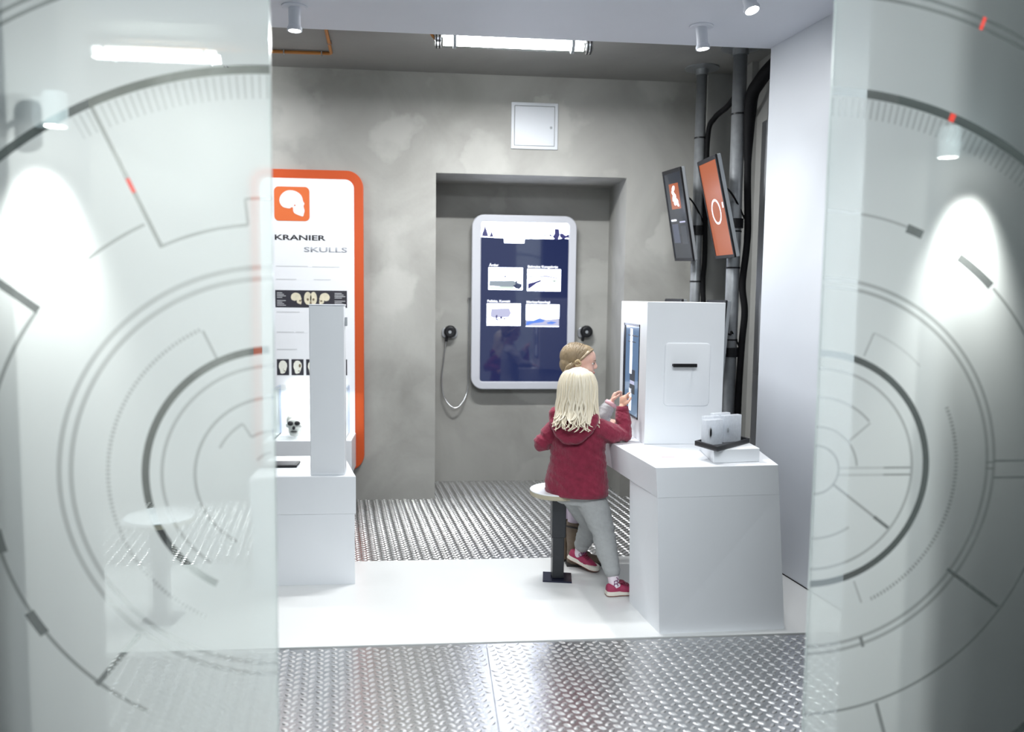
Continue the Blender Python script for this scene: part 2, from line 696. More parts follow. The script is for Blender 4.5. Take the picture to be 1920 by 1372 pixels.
def film_material(name, sign, arcs, dotted, spokes, lines, ticks, reds):
    m = bpy.data.materials.new(name)
    m.use_nodes = True
    nt = m.node_tree
    nt.nodes.clear()
    N, L = nt.nodes, nt.links
    out = N.new('ShaderNodeOutputMaterial')
    tc = N.new('ShaderNodeTexCoord')
    sp = N.new('ShaderNodeSeparateXYZ')
    L.new(tc.outputs['Object'], sp.inputs[0])
    x = E(nt, sp.outputs[0]) * float(sign)
    z = E(nt, sp.outputs[2])
    r = (x * x + z * z).op('SQRT')
    th = z.op('ARCTAN2', x) * (180 / PI)
    mask = None

    def addm(e, wgt):
        nonlocal mask
        e = e * wgt
        mask = e if mask is None else mask.mx(e)

    for r0, w, a0, a1, wgt in arcs:
        e = r.near(r0, w / 2)
        if a1 - a0 < 180:
            e = e * th.near((a0 + a1) / 2, (a1 - a0) / 2)
        addm(e, wgt)
    for r0, w, a0, a1, per, wgt in dotted:
        fr = (th * (1 / per)).op('FRACT')
        addm(r.near(r0, w / 2) * th.near((a0 + a1) / 2, (a1 - a0) / 2) * fr.near(0.5, 0.27), wgt)
    for a, r0, r1, w, wgt in spokes:
        c_, s_ = math.cos(R(a)), math.sin(R(a))
        u = x * c_ + z * s_
        v = z * c_ - x * s_
        addm(u.near((r0 + r1) / 2, (r1 - r0) / 2) * v.near(0, w / 2), wgt)
    for z0, x0, x1, w, wgt in lines:
        addm(z.near(z0, w / 2) * x.near((x0 + x1) / 2, (x1 - x0) / 2), wgt)
    for r0, r1, a0, a1, per, wgt in ticks:
        fr = (th * (1 / per)).op('FRACT')
        addm(r.near((r0 + r1) / 2, (r1 - r0) / 2) * th.near((a0 + a1) / 2, (a1 - a0) / 2) * fr.near(0.5, 0.11), wgt)
    red = None
    for a, r0, r1, w in reds:
        c_, s_ = math.cos(R(a)), math.sin(R(a))
        e = (x * c_ + z * s_).near((r0 + r1) / 2, (r1 - r0) / 2) * (z * c_ - x * s_).near(0, w / 2)
        red = e if red is None else red.mx(e)

    def node(t, **k):
        n = N.new(t)
        for q, v in k.items():
            n.inputs[q].default_value = v
        return n
    trl = node('ShaderNodeBsdfTranslucent', Color=(0.93, 0.97, 0.97, 1))
    dif = node('ShaderNodeBsdfDiffuse', Color=(0.70, 0.74, 0.74, 1))
    rf = node('ShaderNodeMixShader', Fac=0.09)
    L.new(trl.outputs[0], rf.inputs[1])
    L.new(dif.outputs[0], rf.inputs[2])
    see = node('ShaderNodeBsdfTransparent', Color=(0.94, 0.98, 0.97, 1))
    fwd = node('ShaderNodeBsdfRefraction', Color=(0.94, 0.98, 0.97, 1), Roughness=0.28, IOR=1.03)
    sm = node('ShaderNodeMixShader', Fac=0.35)
    L.new(see.outputs[0], sm.inputs[1])
    L.new(fwd.outputs[0], sm.inputs[2])
    fm = node('ShaderNodeMixShader', Fac=0.27)
    L.new(rf.outputs[0], fm.inputs[1])
    L.new(sm.outputs[0], fm.inputs[2])
    gl = node('ShaderNodeBsdfGlossy', Color=(1, 1, 1, 1), Roughness=0.22)
    fm2 = node('ShaderNodeMixShader', Fac=0.008)
    L.new(fm.outputs[0], fm2.inputs[1])
    L.new(gl.outputs[0], fm2.inputs[2])
    clr = node('ShaderNodeBsdfTransparent', Color=(0.88, 0.92, 0.91, 1))
    mm = node('ShaderNodeMixShader')
    L.new(mask.k, mm.inputs[0])
    L.new(fm2.outputs[0], mm.inputs[1])
    L.new(clr.outputs[0], mm.inputs[2])
    last = mm
    if red:
        rd = node('ShaderNodeBsdfDiffuse', Color=(0.75, 0.06, 0.04, 1))
        m3 = node('ShaderNodeMixShader')
        L.new((red * 0.75).k, m3.inputs[0])
        L.new(mm.outputs[0], m3.inputs[1])
        L.new(rd.outputs[0], m3.inputs[2])
        last = m3
    L.new(last.outputs[0], out.inputs[0])
    return m


def pane_material():
    m = bpy.data.materials.new('clear_float_glass')
    m.use_nodes = True
    nt = m.node_tree
    nt.nodes.clear()
    N, L = nt.nodes, nt.links
    out = N.new('ShaderNodeOutputMaterial')
    t = N.new('ShaderNodeBsdfTransparent')
    t.inputs[0].default_value = (0.965, 0.985, 0.975, 1)
    g = N.new('ShaderNodeBsdfGlossy')
    g.inputs['Roughness'].default_value = 0.01
    lw = N.new('ShaderNodeLayerWeight')
    lw.inputs[0].default_value = 0.5
    pw = N.new('ShaderNodeMath')
    pw.operation = 'POWER'
    pw.inputs[1].default_value = 5.0
    L.new(lw.outputs['Facing'], pw.inputs[0])
    fz = N.new('ShaderNodeMath')
    fz.operation = 'MULTIPLY_ADD'
    fz.inputs[1].default_value = 0.6
    fz.inputs[2].default_value = 0.025
    L.new(pw.outputs[0], fz.inputs[0])
    mx = N.new('ShaderNodeMixShader')
    L.new(fz.outputs[0], mx.inputs[0])
    L.new(t.outputs[0], mx.inputs[1])
    L.new(g.outputs[0], mx.inputs[2])
    L.new(mx.outputs[0], out.inputs[0])
    return m


CLEAR = pane_material()
EDGE = M('pale_green_glass_edge', (0.68, 0.78, 0.75), 0.2, spec=0.6)
BIG = 999
left_film = film_material('frosted_film_left_pattern', -1,
    arcs=[(1.301, .010, 0, BIG, .55), (1.277, .010, 0, BIG, .55), (1.026, .022, 0, BIG, .95), (.710, .008, 50.8, 64, .5), (.645, .008, 65, 84.7, .5), (.710, .007, 84.7, 91, .5),
          (.537, .013, -91, 91, .34), (.508, .013, -91, 91, .34), (.712, .010, -62, 36, .55), (.716, .026, -35, -29.5, .75), (.708, .026, -16, -11, .7),
          (.326, .019, -62, 88, .9), (.285, .009, -54, 91, .35), (.203, .008, -60, 91, .4), (.157, .007, 27, 59, .35), (.116, .007, 59, 91, .35), (.060, .006, 40, 80, .3)],
    dotted=[(.418, .010, -64, 64, 1.5, .4)],
    spokes=[(65, .643, 1.018, .0105, .62), (36.4, .71, .93, .021, .8), (64.8, .336, .413, .007, .4), (84.7, .645, .71, .007, .45), (59, .116, .157, .006, .35), (-50, .545, .72, .014, .75)],
    lines=[],
    ticks=[(.955, 1.012, 62, 91, 1.06, .38)],
    reds=[(65, .79, .828, .0105)])
right_film = film_material('frosted_film_right_pattern', 1,
    arcs=[(1.299, .010, 0, BIG, .55), (1.276, .010, 0, BIG, .55), (1.027, .024, 0, BIG, .95), (.711, .007, 71, 91, .4), (.708, .024, 67, 71, .8), (.708, .024, 46.6, 57, .85), (.708, .008, -91, 46, .55),
          (.529, .010, -91, 91, .42), (.508, .010, -91, 91, .42), (.325, .019, -91, 91, .92), (.283, .008, -91, 91, .4), (.203, .007, 42, 91, .4), (.121, .007, 5, 91, .4), (.068, .007, -91, 91, .4), (.195, .007, -91, -57, .35)],
    dotted=[(.415, .011, -64, 25, 1.5, .5), (.411, .006, 45, 68, 1.2, .35)],
    spokes=[(-35.5, .5, .70, .011, .75), (-72, .508, .54, .010, .7), (-72.5, .715, .93, .011, .6), (68.4, .342, .411, .006, .35), (-68, .345, .414, .006, .35), (40.5, .121, .203, .006, .35), (-37, .068, .225, .007, .5), (-37, .224, .280, .010, .75), (0, .505, .532, .004, .7), (2, .505, .532, .004, .7)],
    lines=[(.022, .529, 1.2, .006, .7), (-.026, .529, 1.2, .006, .7), (.005, .068, .20, .005, .3), (.005, .20, .280, .005, .65), (-.015, .068, .20, .005, .3), (-.015, .20, .280, .005, .65)],
    ticks=[(.962, 1.012, 40, 91, 1.05, .45)],
    reds=[(70.5, 1.016, 1.038, .016), (71.2, 1.27, 1.305, .010)])


def glass_door(cx, s, film, label):
    d = thing('sliding_glass_door', (cx, GY, 0), label, 'glass door')
    x0, x1 = sorted((cx, cx + s * 1.42))
    b = box((x0, GY + .001, 0.02), (x1, GY + .011, 2.9))
    bm_faces = b.faces
    for f in b.faces:
        f.material_index = 0 if abs(f.normal.y) > .5 else 1
    obj('glass_pane', b, [CLEAR, EDGE], d)
    me = bpy.data.meshes.new('frosted_film')
    q0, q1 = x0 - cx, x1 - cx
    me.from_pydata([(q0, 0, .02 - GZ), (q1, 0, .02 - GZ), (q1, 0, 2.9 - GZ), (q0, 0, 2.9 - GZ)], [], [(0, 1, 2, 3)])
    f = obj('frosted_film', me, film, d, local=True)
    f.location = (0, 0, GZ)
    f['label'] = 'frosted film with clear concentric instrument-dial lines'
    obj('floor_guide', box((x0 + .05, GY - .012, 0), (x1 - .05, GY + .024, .03), bev=.003), GREY_PL, d)
    return d


glass_door(-0.413, -1, left_film, 'frosted sliding glass door with half-dial line pattern, left side of the entrance')
glass_door(1.052, 1, right_film, 'frosted sliding glass door with half-dial line pattern, right side of the entrance')

# small wall spots between the glass and the dark wall, each throwing a scallop on its door
SPOT_W = emitter('spot_lens_glow', (1.0, 0.98, 0.95), 14.0)


def wall_spot(x, z, label, power, side):
    xb = x + side * .06
    t = thing('wall_spotlight', (xb, 2.29, z), label, 'spotlight', 'wall spots behind the glass doors')
    obj('wall_bracket', box((xb - .025, 2.265, z + .01), (xb + .025, 2.2895, z + .09), bev=.004), GREY_PL, t)
    obj('arm', tube([(xb, 2.27, z + .055), (x + side * .03, 2.215, z + .055), (x, 2.20, z + .055)], .007), GREY_PL, t)
    obj('lamp_body', lathe([(0, .085), (.027, .085), (.03, .07), (.03, 0), (.026, 0), (.026, .006), (0, .006)], (x, 2.20, z), seg=24), WHITE, t)
    obj('lens', lathe([(0, .0), (.025, .0), (.025, .005), (0, .005)], (x, 2.20, z), seg=24), SPOT_W, t)
    d = bpy.data.lights.new('spot_beam', 'SPOT')
    d.energy, d.spot_size, d.spot_blend, d.shadow_soft_size = power, R(50), 1.0, .04
    d.color = (1, .985, .96)
    o = bpy.data.objects.new('spot_beam', d)
    put(o, t)
    o.location = (x - xb, 2.20 - 2.29, -.012)
    o.rotation_euler = (R(-14), 0, 0)
    return t


wall_spot(-0.972, 1.92, 'small white wall spotlight glowing behind the frosted glass on the left', 75, -1)
wall_spot(1.455, 1.91, 'small white wall spotlight glowing behind the frosted glass on the right', 75, 1)

# ------------------------------------------------------------------ fluorescent fittings
TUBE = emitter('fluorescent_tube_glow', (0.97, 0.99, 1.0), 34.0)
POLYC = pane_material()
POLYC.name = 'clear_polycarbonate'


def fluorescent(x0, x1, y, z, label):
    t = thing('fluorescent_lamp', ((x0 + x1) / 2, y, z), label, 'lamp', 'tubular fluorescent lamps')
    ax = Vector((1, 0, 0))
    obj('housing', tube([(x0 + .02, y, z), (x1 - .02, y, z)], .041, 24, caps=False), POLYC, t)
    obj('lamp_tube', tube([(x0 + .05, y, z - .008), (x1 - .05, y, z - .008)], .022, 16), TUBE, t)
    obj('reflector', box((x0 + .03, y - .02, z + .022), (x1 - .03, y + .02, z + .030)), WHITE, t)
    for s, xx in ((1, x0), (-1, x1)):
        obj('end_cap', lathe([(0, 0), (.036, 0), (.045, .006), (.045, .036), (.041, .04), (0, .04)], (xx, y, z), (s, 0, 0), 24), CHROME, t)
        for q in (0.008, 0.026):
            obj('seal_ring', lathe([(.044, q), (.0475, q), (.0475, q + .007), (.044, q + .007)], (xx, y, z), (s, 0, 0), 24), BLACK, t)
        xc = xx + s * .115
        obj('clip', ring_band(xc, y, z), GREY_PL, t)
        obj('hanger', box((xc - .008, y - .012, z + .04), (xc + .008, y + .012, ZC)), GREY_PL, t)
    return t


def ring_band(x, y, z):
    return lathe([(.0425, -.009), (.0455, -.009), (.0455, .009), (.0425, .009), (.0425, -.009)], (x, y, z), (1, 0, 0), 24)


fluorescent(-0.012, 0.895, 4.70, 2.945, 'clear tubular fluorescent lamp with chrome ends under the concrete ceiling above the screen')
fluorescent(-2.10, -1.29, 5.30, 2.955, 'fluorescent lamp glowing through the frosted glass of the left door')
# light of the fluorescent fittings
for nm, x, y, z, L_, pw in (('fluorescent_light', .44, 4.70, 2.898, .8, 66), ('fluorescent_light', -1.695, 5.30, 2.908, .72, 16)):
    a = area(nm, (x, y, z), (0, 0, 0), L_, .05, pw, (0.97, 0.99, 1.0))

# ------------------------------------------------------------------ ceiling downlights
DL = emitter('downlight_glow', (1.0, 0.99, 0.97), 22.0)


def downlight(x, y, label, power=30, tilt=(0, 0)):
    z = 2.895
    t = thing('downlight', (x, y, z), label, 'downlight', 'white cylinder downlights in the portal ceiling')
    obj('canopy', lathe([(0, 0), (.062, 0), (.062, -.005), (.056, -.008), (0, -.008)], (x, y, z), seg=32), WHITE_CEIL, t)
    ax = Vector((tilt[0], tilt[1], -1)).normalized()
    obj('lamp_body', lathe([(0, .0), (.029, .0), (.029, .085), (.036, .098), (.036, .112), (.030, .112), (.030, .104), (0, .104)], (x, y, z - .004), ax, 28), WHITE_CEIL, t)
    obj('lens', lathe([(0, .106), (.029, .106), (.029, .111), (0, .111)], (x, y, z - .004), ax, 28), DL, t)
    d = bpy.data.lights.new('downlight_beam', 'SPOT')
    d.energy, d.spot_size, d.spot_blend, d.shadow_soft_size = power, R(95), 0.8, .03
    d.color = (1, .99, .975)
    o = bpy.data.objects.new('downlight_beam', d)
    put(o, t)
    o.location = ax * .125
    o.rotation_euler = Vector((0, 0, -1)).rotation_difference(ax).to_euler()
    return t


downlight(-0.69, 4.12, 'white cylinder downlight on the white ceiling beside the left glass door', 20)
downlight(1.354, 4.135, 'white cylinder downlight on the white ceiling nearest the two pipes', 24, (.10, -.02))
downlight(1.388, 3.62, 'white cylinder downlight cut off at the top edge of the picture', 70, (.16, -.34))
downlight(-0.69, 3.62, 'white cylinder downlight behind the frosted glass of the left door', 95, (-.12, -.55))

# ------------------------------------------------------------------ orange conduit on the concrete ceiling
zc = ZC - .014
t = thing('electrical_conduit', (-.69, 5.44, zc), 'thin orange conduit bent at a right angle on the concrete ceiling', 'conduit')
obj('pipe', tube([(-2.5, 5.46, zc), (-.70, 5.437, zc), (-.685, 5.432, zc), (-.678, 5.415, zc), (-.62, 4.48, zc)], .0105, 10), COPPER, t)
for p, a in (((-.98, 5.441), 0), ((-.74, 5.438), 0), ((-.662, 5.2), 1)):
    obj('clip', box((p[0] - (.004 if not a else .016), p[1] - (.016 if not a else .004), zc - .013), (p[0] + (.004 if not a else .016), p[1] + (.016 if not a else .004), ZC - .002)), CHROME, t)
t = tag(obj('lamp_cable', tube(curve([(-.05, 4.85, ZC - .01), (-.05, 4.74, ZC - .03), (-.035, 4.70, 2.985), (-.008, 4.70, 2.95)]), .009, 8), COPPER), 'short orange cable entering the end of the bright fluorescent lamp', 'cable')

# ------------------------------------------------------------------ access hatch
t = thing('access_hatch', (.703, YB, 2.72), 'square white metal access hatch high on the concrete wall', 'hatch')
obj('frame', ring_slab(rrect(.535, 2.558, .872, 2.884, .004, 2), rrect(.557, 2.580, .850, 2.862, .003, 2), YB - .012, YB + .005, .002), WHITE_WALL, t)
dr = obj('door', slab(rrect(.5605, 2.5835, .8465, 2.8585, .003, 2), YB - .010, YB + .003, bev=.0015), WHITE_WALL, t)
obj('lock', lathe([(0, 0), (.009, 0), (.009, .006), (.004, .007), (0, .004)], (.822, YB - .010, 2.712), (0, -1, 0), 16), GREY_PL, dr)

# ------------------------------------------------------------------ skull sign
def text_bm(s, size, sx=1.0, bold=0.0, space=1.0):
    cu = bpy.data.curves.new('tmp', 'FONT')
    cu.body, cu.size = s, size
    cu.offset = bold
    cu.space_character = space
    cu.resolution_u = 3
    o = bpy.data.objects.new('tmp', cu)
    COL.objects.link(o)
    dg = bpy.context.evaluated_depsgraph_get()
    dg.update()
    me = bpy.data.meshes.new_from_object(o.evaluated_get(dg))
    bpy.data.objects.remove(o)
    b = new()
    b.from_mesh(me)
    bpy.data.meshes.remove(me)
    for v in b.verts:
        v.co = Vector((v.co.x * sx, 0, v.co.y))
    return b


def text_on(name, s, x0, z0, y, height, width, m, parent, bold=0.0, align='l'):
    """lettering in the xz plane with cap height and total width given"""
    b = text_bm(s, 1.0, 1.0, bold)
    xs = [v.co.x for v in b.verts]
    zs = [v.co.z for v in b.verts]
    kx = width / (max(xs) - min(xs))
    kz = height / 0.73
    for v in b.verts:
        v.co = Vector((x0 + (v.co.x - min(xs)) * kx, y, z0 + v.co.z * kz))
    g = bmesh.ops.extrude_face_region(b, geom=b.faces[:])
    bmesh.ops.translate(b, verts=[v for v in g['geom'] if isinstance(v, bmesh.types.BMVert)], vec=(0, -.0008, 0))
    bmesh.ops.recalc_face_normals(b, faces=b.faces[:])
    return obj(name, b, m, parent)


SX0, SX1, SZ0, SZ1 = -1.285, -.512, .227, 2.368
YS = YB - .028
sg = thing('skull_sign', ((SX0 + SX1) / 2, YB, SZ0), 'tall white information sign about skulls with rounded orange border', 'sign')
obj('orange_board', slab(rrect(SX0, SZ0, SX1, SZ1, .115, 12), YS, YB - .001, bev=.003), ORANGE, sg)
wf = obj('white_face', slab(rrect(SX0 + .062, SZ0 + .06, SX1 - .064, SZ1 - .062, .062, 10), YS - .003, YS + .002), PRINT_W, sg)
Y1 = YS - .0035


def decal(name, pts, m, parent, y=Y1, th=.0012):
    return obj(name, slab(pts, y - th, y), m, parent)


def ell(cx, cz, rx, rz, n=20, rot=0.0):
    c_, s_ = math.cos(rot), math.sin(rot)
    return [(cx + rx * math.cos(2 * PI * k / n) * c_ - rz * math.sin(2 * PI * k / n) * s_, cz + rx * math.cos(2 * PI * k / n) * s_ + rz * math.sin(2 * PI * k / n) * c_) for k in range(n)]


ic = decal('icon_tile', rrect(-1.127, 2.010, -.884, 2.247, .032, 6), ORANGE_L, sg)
# skull profile, traced as unit outline (0..1 across the tile)
SK = [(.15, .56), (.155, .66), (.20, .76), (.28, .84), (.38, .89), (.50, .90), (.62, .87), (.72, .81), (.785, .73), (.81, .64), (.82, .575), (.865, .52), (.835, .46), (.83, .42), (.865, .31), (.835, .20), (.82, .13), (.72, .16), (.62, .20), (.56, .235), (.535, .30), (.535, .385), (.50, .41), (.47, .385), (.44, .36), (.34, .375), (.25, .40), (.19, .46)]


def chaikin(P):
    out = []
    for i in range(len(P)):
        a, c = P[i], P[(i + 1) % len(P)]
        out += [(a[0] * .75 + c[0] * .25, a[1] * .75 + c[1] * .25), (a[0] * .25 + c[0] * .75, a[1] * .25 + c[1] * .75)]
    return out


SK = chaikin(SK)


def sk_pts(x0, z0, w, h, flip=False):
    return [(x0 + (1 - u if flip else u) * w, z0 + v * h) for u, v in SK][::(-1 if flip else 1)]


decal('skull_silhouette', sk_pts(-1.127, 2.010, .243, .237), PRINT_W, ic, Y1 - .0012)
decal('ear_hole', ell(-.985, 2.118, .005, .005, 10), ORANGE_L, ic, Y1 - .0026, .0005)
text_on('heading', 'KRANIER', -1.126, 1.878, Y1, .037, .352, PRINT_K, sg, .022)
text_on('subheading', 'SKULLS', -.925, 1.797, Y1, .035, .300, PRINT_G, sg, .018)
for x0, x1, z in ((-1.12, -.90, 1.695), (-.87, -.68, 1.693), (-1.12, -.98, 1.603), (-.86, -.74, 1.603), (-1.12, -.96, 1.372), (-1.12, -.98, 1.107), (-1.12, -1.0, 1.23), (-.99, -.93, 1.23)):
    decal('text_line', [(x0, z - .003), (x1, z - .003), (x1, z + .003), (x0, z + .003)], PRINT_LG, sg, Y1, .0008)
ph = decal('photo_strip', [(-1.128, 1.405), (-.628, 1.405), (-.628, 1.526), (-1.128, 1.526)], PRINT_NAVY, sg)
yp = Y1 - .0012
decal('skull_photo', sk_pts(-1.035, 1.412, .105, .108), BONE, ph, yp)
decal('skull_photo', ell(-.902, 1.470, .026, .046)[:], BONE, ph, yp)
decal('skull_photo', ell(-.862, 1.470, .024, .046)[:], BONE, ph, yp)
decal('skull_photo', sk_pts(-.838, 1.412, .105, .108, True), BONE, ph, yp)
for cx, cz, rx, rz in ((-.902, 1.462, .008, .009), (-.862, 1.462, .008, .009), (-.882, 1.44, .006, .010), (-.955, 1.452, .008, .006), (-.808, 1.452, .008, .006)):
    decal('socket_print', ell(cx, cz, rx, rz, 10), BONE_D, ph, yp - .0012, .0014)
b = new()
for x0, x1 in ((-1.115, -1.055), (-.715, -.64)):
    for k in range(9):
        if k == 4:
            continue
        slab([(x0, 1.417 + k * .011), (x1 - (k % 3) * .012, 1.417 + k * .011), (x1 - (k % 3) * .012, 1.421 + k * .011), (x0, 1.421 + k * .011)], yp - .0008, yp, b)
obj('caption_lines', b, PRINT_LG, ph)['kind'] = 'stuff'
for i, x in enumerate((-1.122, -1.02, -.918, -.816, -.714)):
    p = decal('skull_card', [(x, .922), (x + .084, .922), (x + .084, 1.036), (x, 1.036)], PRINT_NAVY, sg)
    decal('skull_picture', [(x + .012 + u * .06, .932 + v * .095) for u, v in ((.0, .55), (.06, .78), (.25, .96), (.5, 1.0), (.75, .95), (.95, .78), (1, .55), (.92, .42), (.86, .25), (.7, .06), (.4, .0), (.2, .05), (.14, .30), (.05, .42))], BONE_W, p, yp)
    decal('damage_mark', ell(x + .058, .99, .008, .013, 10) if i else ell(x + .045, .965, .003, .002, 8), BONE_D, p, yp - .0014)
    decal('mouth_print', ell(x + .052, .952, .008, .003, 8), BONE_D, p, yp - .0014)

# ------------------------------------------------------------------ vitrine with a cast skull below the sign
vt = thing('display_vitrine', (-.86, 5.66, .30), 'clear acrylic vitrine on a white shelf in front of the skull sign', 'display case')
obj('shelf', box((-1.16, 5.50, .26), (-.57, YS - .004, .505), bev=.006), WHITE, vt)
BLUEEDGE = M('bluish_acrylic_edge', (0.45, 0.55, 0.80), 0.15)


def acrylic(lo, hi, par, thin):
    b = box(lo, hi)
    for f in b.faces:
        f.material_index = 0 if abs(f.normal[thin]) > .5 else 1
    return obj('acrylic_sheet', b, [CLEAR, BLUEEDGE], par)


acrylic((-1.105, 5.52, .505), (-1.095, 5.80, .850), vt, 0)
acrylic((-.622, 5.52, .505), (-.612, 5.80, .850), vt, 0)
acrylic((-1.095, 5.52, .505), (-.622, 5.526, .850), vt, 1)
obj('acrylic_lid', box((-1.105, 5.52, .850), (-.612, 5.80, .856)), CLEAR, vt)
obj('led_strip', box((-1.05, 5.765, .838), (-.66, 5.785, .848)), emitter('vitrine_led_glow', (1, 1, 1), 8.0), vt)
area('vitrine_light', (-.855, 5.74, .836), (R(-20), 0, 0), .4, .03, 3.0)
b = ellipsoid((-.975, 5.68, .618), (.060, .080, .056))
ellipsoid((-.971, 5.615, .604), (.050, .034, .038), bm=b)
ellipsoid((-.969, 5.605, .572), (.040, .030, .028), bm=b)
ellipsoid((-.969, 5.604, .537), (.036, .028, .024), bm=b)
for q in (-1, 1):
    ellipsoid((-.971 + q * .044, 5.620, .588), (.014, .030, .012), bm=b)
    ellipsoid((-.969 + q * .036, 5.635, .555), (.010, .022, .030), bm=b)
sk = tag(obj('skull_cast', blob(b, .005, 2), SKULL), 'white cast of a human skull inside the clear vitrine', 'skull')
for nm, c_, r_ in (('eye_socket', (-.993, 5.584, .610), (.020, .014, .016)), ('eye_socket', (-.947, 5.584, .611), (.019, .014, .016)), ('nose_hole', (-.969, 5.574, .580), (.010, .012, .013)), ('jaw_gap', (-.969, 5.574, .553), (.026, .012, .004)), ('ear_hole', (-1.030, 5.66, .585), (.007, .01, .008))):
    obj(nm, ellipsoid(c_, r_), SKULL_D, sk, True)

# ------------------------------------------------------------------ low exhibit table on the left
lt = thing('exhibit_table', (-.66, 4.35, 0), 'low white exhibit table half hidden behind the left glass door', 'table')
pt = [(-.93, 4.085), (-.402, 4.085), (-.52, 4.62), (-.93, 4.62)]
obj('table_top', frustum(pt, .378, pt, .575, bev=.004), WHITE, lt)
pb = [(-.92, 4.092), (-.410, 4.092), (-.53, 4.60), (-.92, 4.60)]
obj('pedestal', frustum(pb, .006, pb, .378), WHITE, lt)
pp = thing('upright_panel', (-.547, 4.15, .575), 'narrow white upright panel standing on the low table before the skull sign', 'panel')
obj('panel_board', box((-.634, 4.11, .575), (-.460, 4.19, 1.443), bev=.005), WHITE, pp)
obj('panel_cap', box((-.636, 4.108, 1.443), (-.458, 4.192, 1.449), bev=.002), WHITE_CEIL, pp)
obj('side_clip', box((-.460, 4.14, 1.34), (-.448, 4.16, 1.385), bev=.002), GREY_PL, pp)
tb = tag(obj('tablet', box((-.92, 4.30, .576), (-.735, 4.42, .588), bev=.003), BLACK), 'black flat tablet lying on the low white table', 'tablet')
obj('tablet_screen', box((-.905, 4.312, .588), (-.75, 4.408, .5885)), PRINT_NAVY, tb)

# ------------------------------------------------------------------ big wall screen in the recess
wsx0, wsx1, wsz0, wsz1 = .281, 1.108, .764, 2.135
YF = 6.30
ws = thing('wall_screen', (.695, YR, wsz0), 'large portrait touch screen in a rounded white frame inside the concrete recess', 'screen')
op = rrect(wsx0, wsz0, wsx1, wsz1, .095, 10)
ip = rrect(wsx0 + .071, wsz0 + .062, wsx1 - .062, wsz1 - .056, .022, 10)
obj('bezel', ring_slab(op, ip, YF, YF + .06, .008), M('white_gloss_frame', (.60, .61, .66), .35), ws)
obj('back_housing', slab(rrect(wsx0 + .012, wsz0 + .012, wsx1 - .012, wsz1 - .012, .085, 10), YF + .06, YR - .001), WHITE_WALL, ws)
GLASS_NAVY = M('lit_navy_screen', (0.01, 0.012, 0.03), 0.06, emit=(.009, .017, .07), estr=1.0, coat=1.0)
dp = obj('display', slab(ip, YF + .016, YF + .06), GLASS_NAVY, ws)
LITW = emitter('lit_white_picture', (.84, .88, 1.0), 2.2)
LITS = emitter('bright_lit_screen_picture', (.80, .86, 1.0), 9.0)
LITN = emitter('lit_indigo_shape', (.018, .016, .16), 1.0)
LITG = emitter('lit_grey_shape', (.30, .36, .42), 1.0)
LITL = emitter('lit_lilac_shape', (.55, .56, .78), 1.0)
LITB = emitter('lit_blue_shape', (.10, .24, .80), 1.1)
LITY = emitter('lit_pale_green_shape', (.75, .88, .78), 1.1)
yd = YF + .0155


def px(u, v):
    """screen fraction (0..1 right, 0..1 down) to x, z"""
    return (.352 + u * .694, 2.079 - v * 1.253)


def spoly(name, uv, m, lay=0, par=None):
    return obj(name, slab([px(u, v) for u, v in uv], yd - .0006 * (lay + 1), yd), m, par or dp)


# winter landscape silhouette across the top: white sky with a step
spoly('picture_sky', [(.005, .004), (.02, 0), (.98, 0), (.995, .004), (1, .096), (.93, .093), (.88, .098), (.80, .098), (.70, .098), (.495, .100), (.49, .128), (.265, .128), (.26, .099), (.14, .096), (.0, .094)], LITS)
tree = []
for k in range(6):
    tree += [(.045 + (.012 + k * .010), .030 + k * .012), (.045 + (.005 + k * .008), .031 + k * .012)]
tl_ = [(.045, .020)] + [(.045 + .010 + k * .0085, .033 + k * .011) if s == 0 else (.045 + .006 + k * .006, .035 + k * .011) for k in range(5) for s in (0, 1)] + [(.098, .09)]
tr_ = [(max(.001, .09 - u), v) for u, v in tl_[1:]][::-1]
spoly('fir_tree', tl_ + tr_, LITN, 1)
spoly('small_fir', [(.118, .054), (.132, .068), (.128, .07), (.140, .085), (.150, .093), (.088, .093), (.102, .080), (.108, .070)], LITN, 1)
spoly('person_figure', [(.558, .062), (.566, .064), (.572, .078), (.570, .088), (.582, .100), (.574, .100), (.566, .090), (.560, .100), (.553, .100), (.562, .082)], LITN, 1)
b = new()
for q in ([(.756, .026), (.764, .030), (.725, .072), (.715, .070)], [(.756, .026), (.766, .028), (.790, .072), (.778, .074)], [(.715, .070), (.725, .072), (.742, .076), (.750, .070), (.748, .080), (.725, .082), (.712, .078)], [(.775, .072), (.792, .070), (.812, .078), (.810, .084), (.778, .082)]):
    slab([px(u, v) for u, v in q], yd - .0012, yd - .0006, b)
obj('digger_arm', b, LITN, dp)
spoly('digger_body', [(.835, .034), (.888, .034), (.896, .075), (.880, .098), (.862, .104), (.836, .098), (.812, .084), (.835, .066)], LITN, 1)
spoly('bush', [(.896, .062), (.93, .062), (.965, .076), (.985, .068), (1, .068), (1, .092), (.98, .090), (.94, .096), (.915, .092), (.897, .084)], LITN, 1)
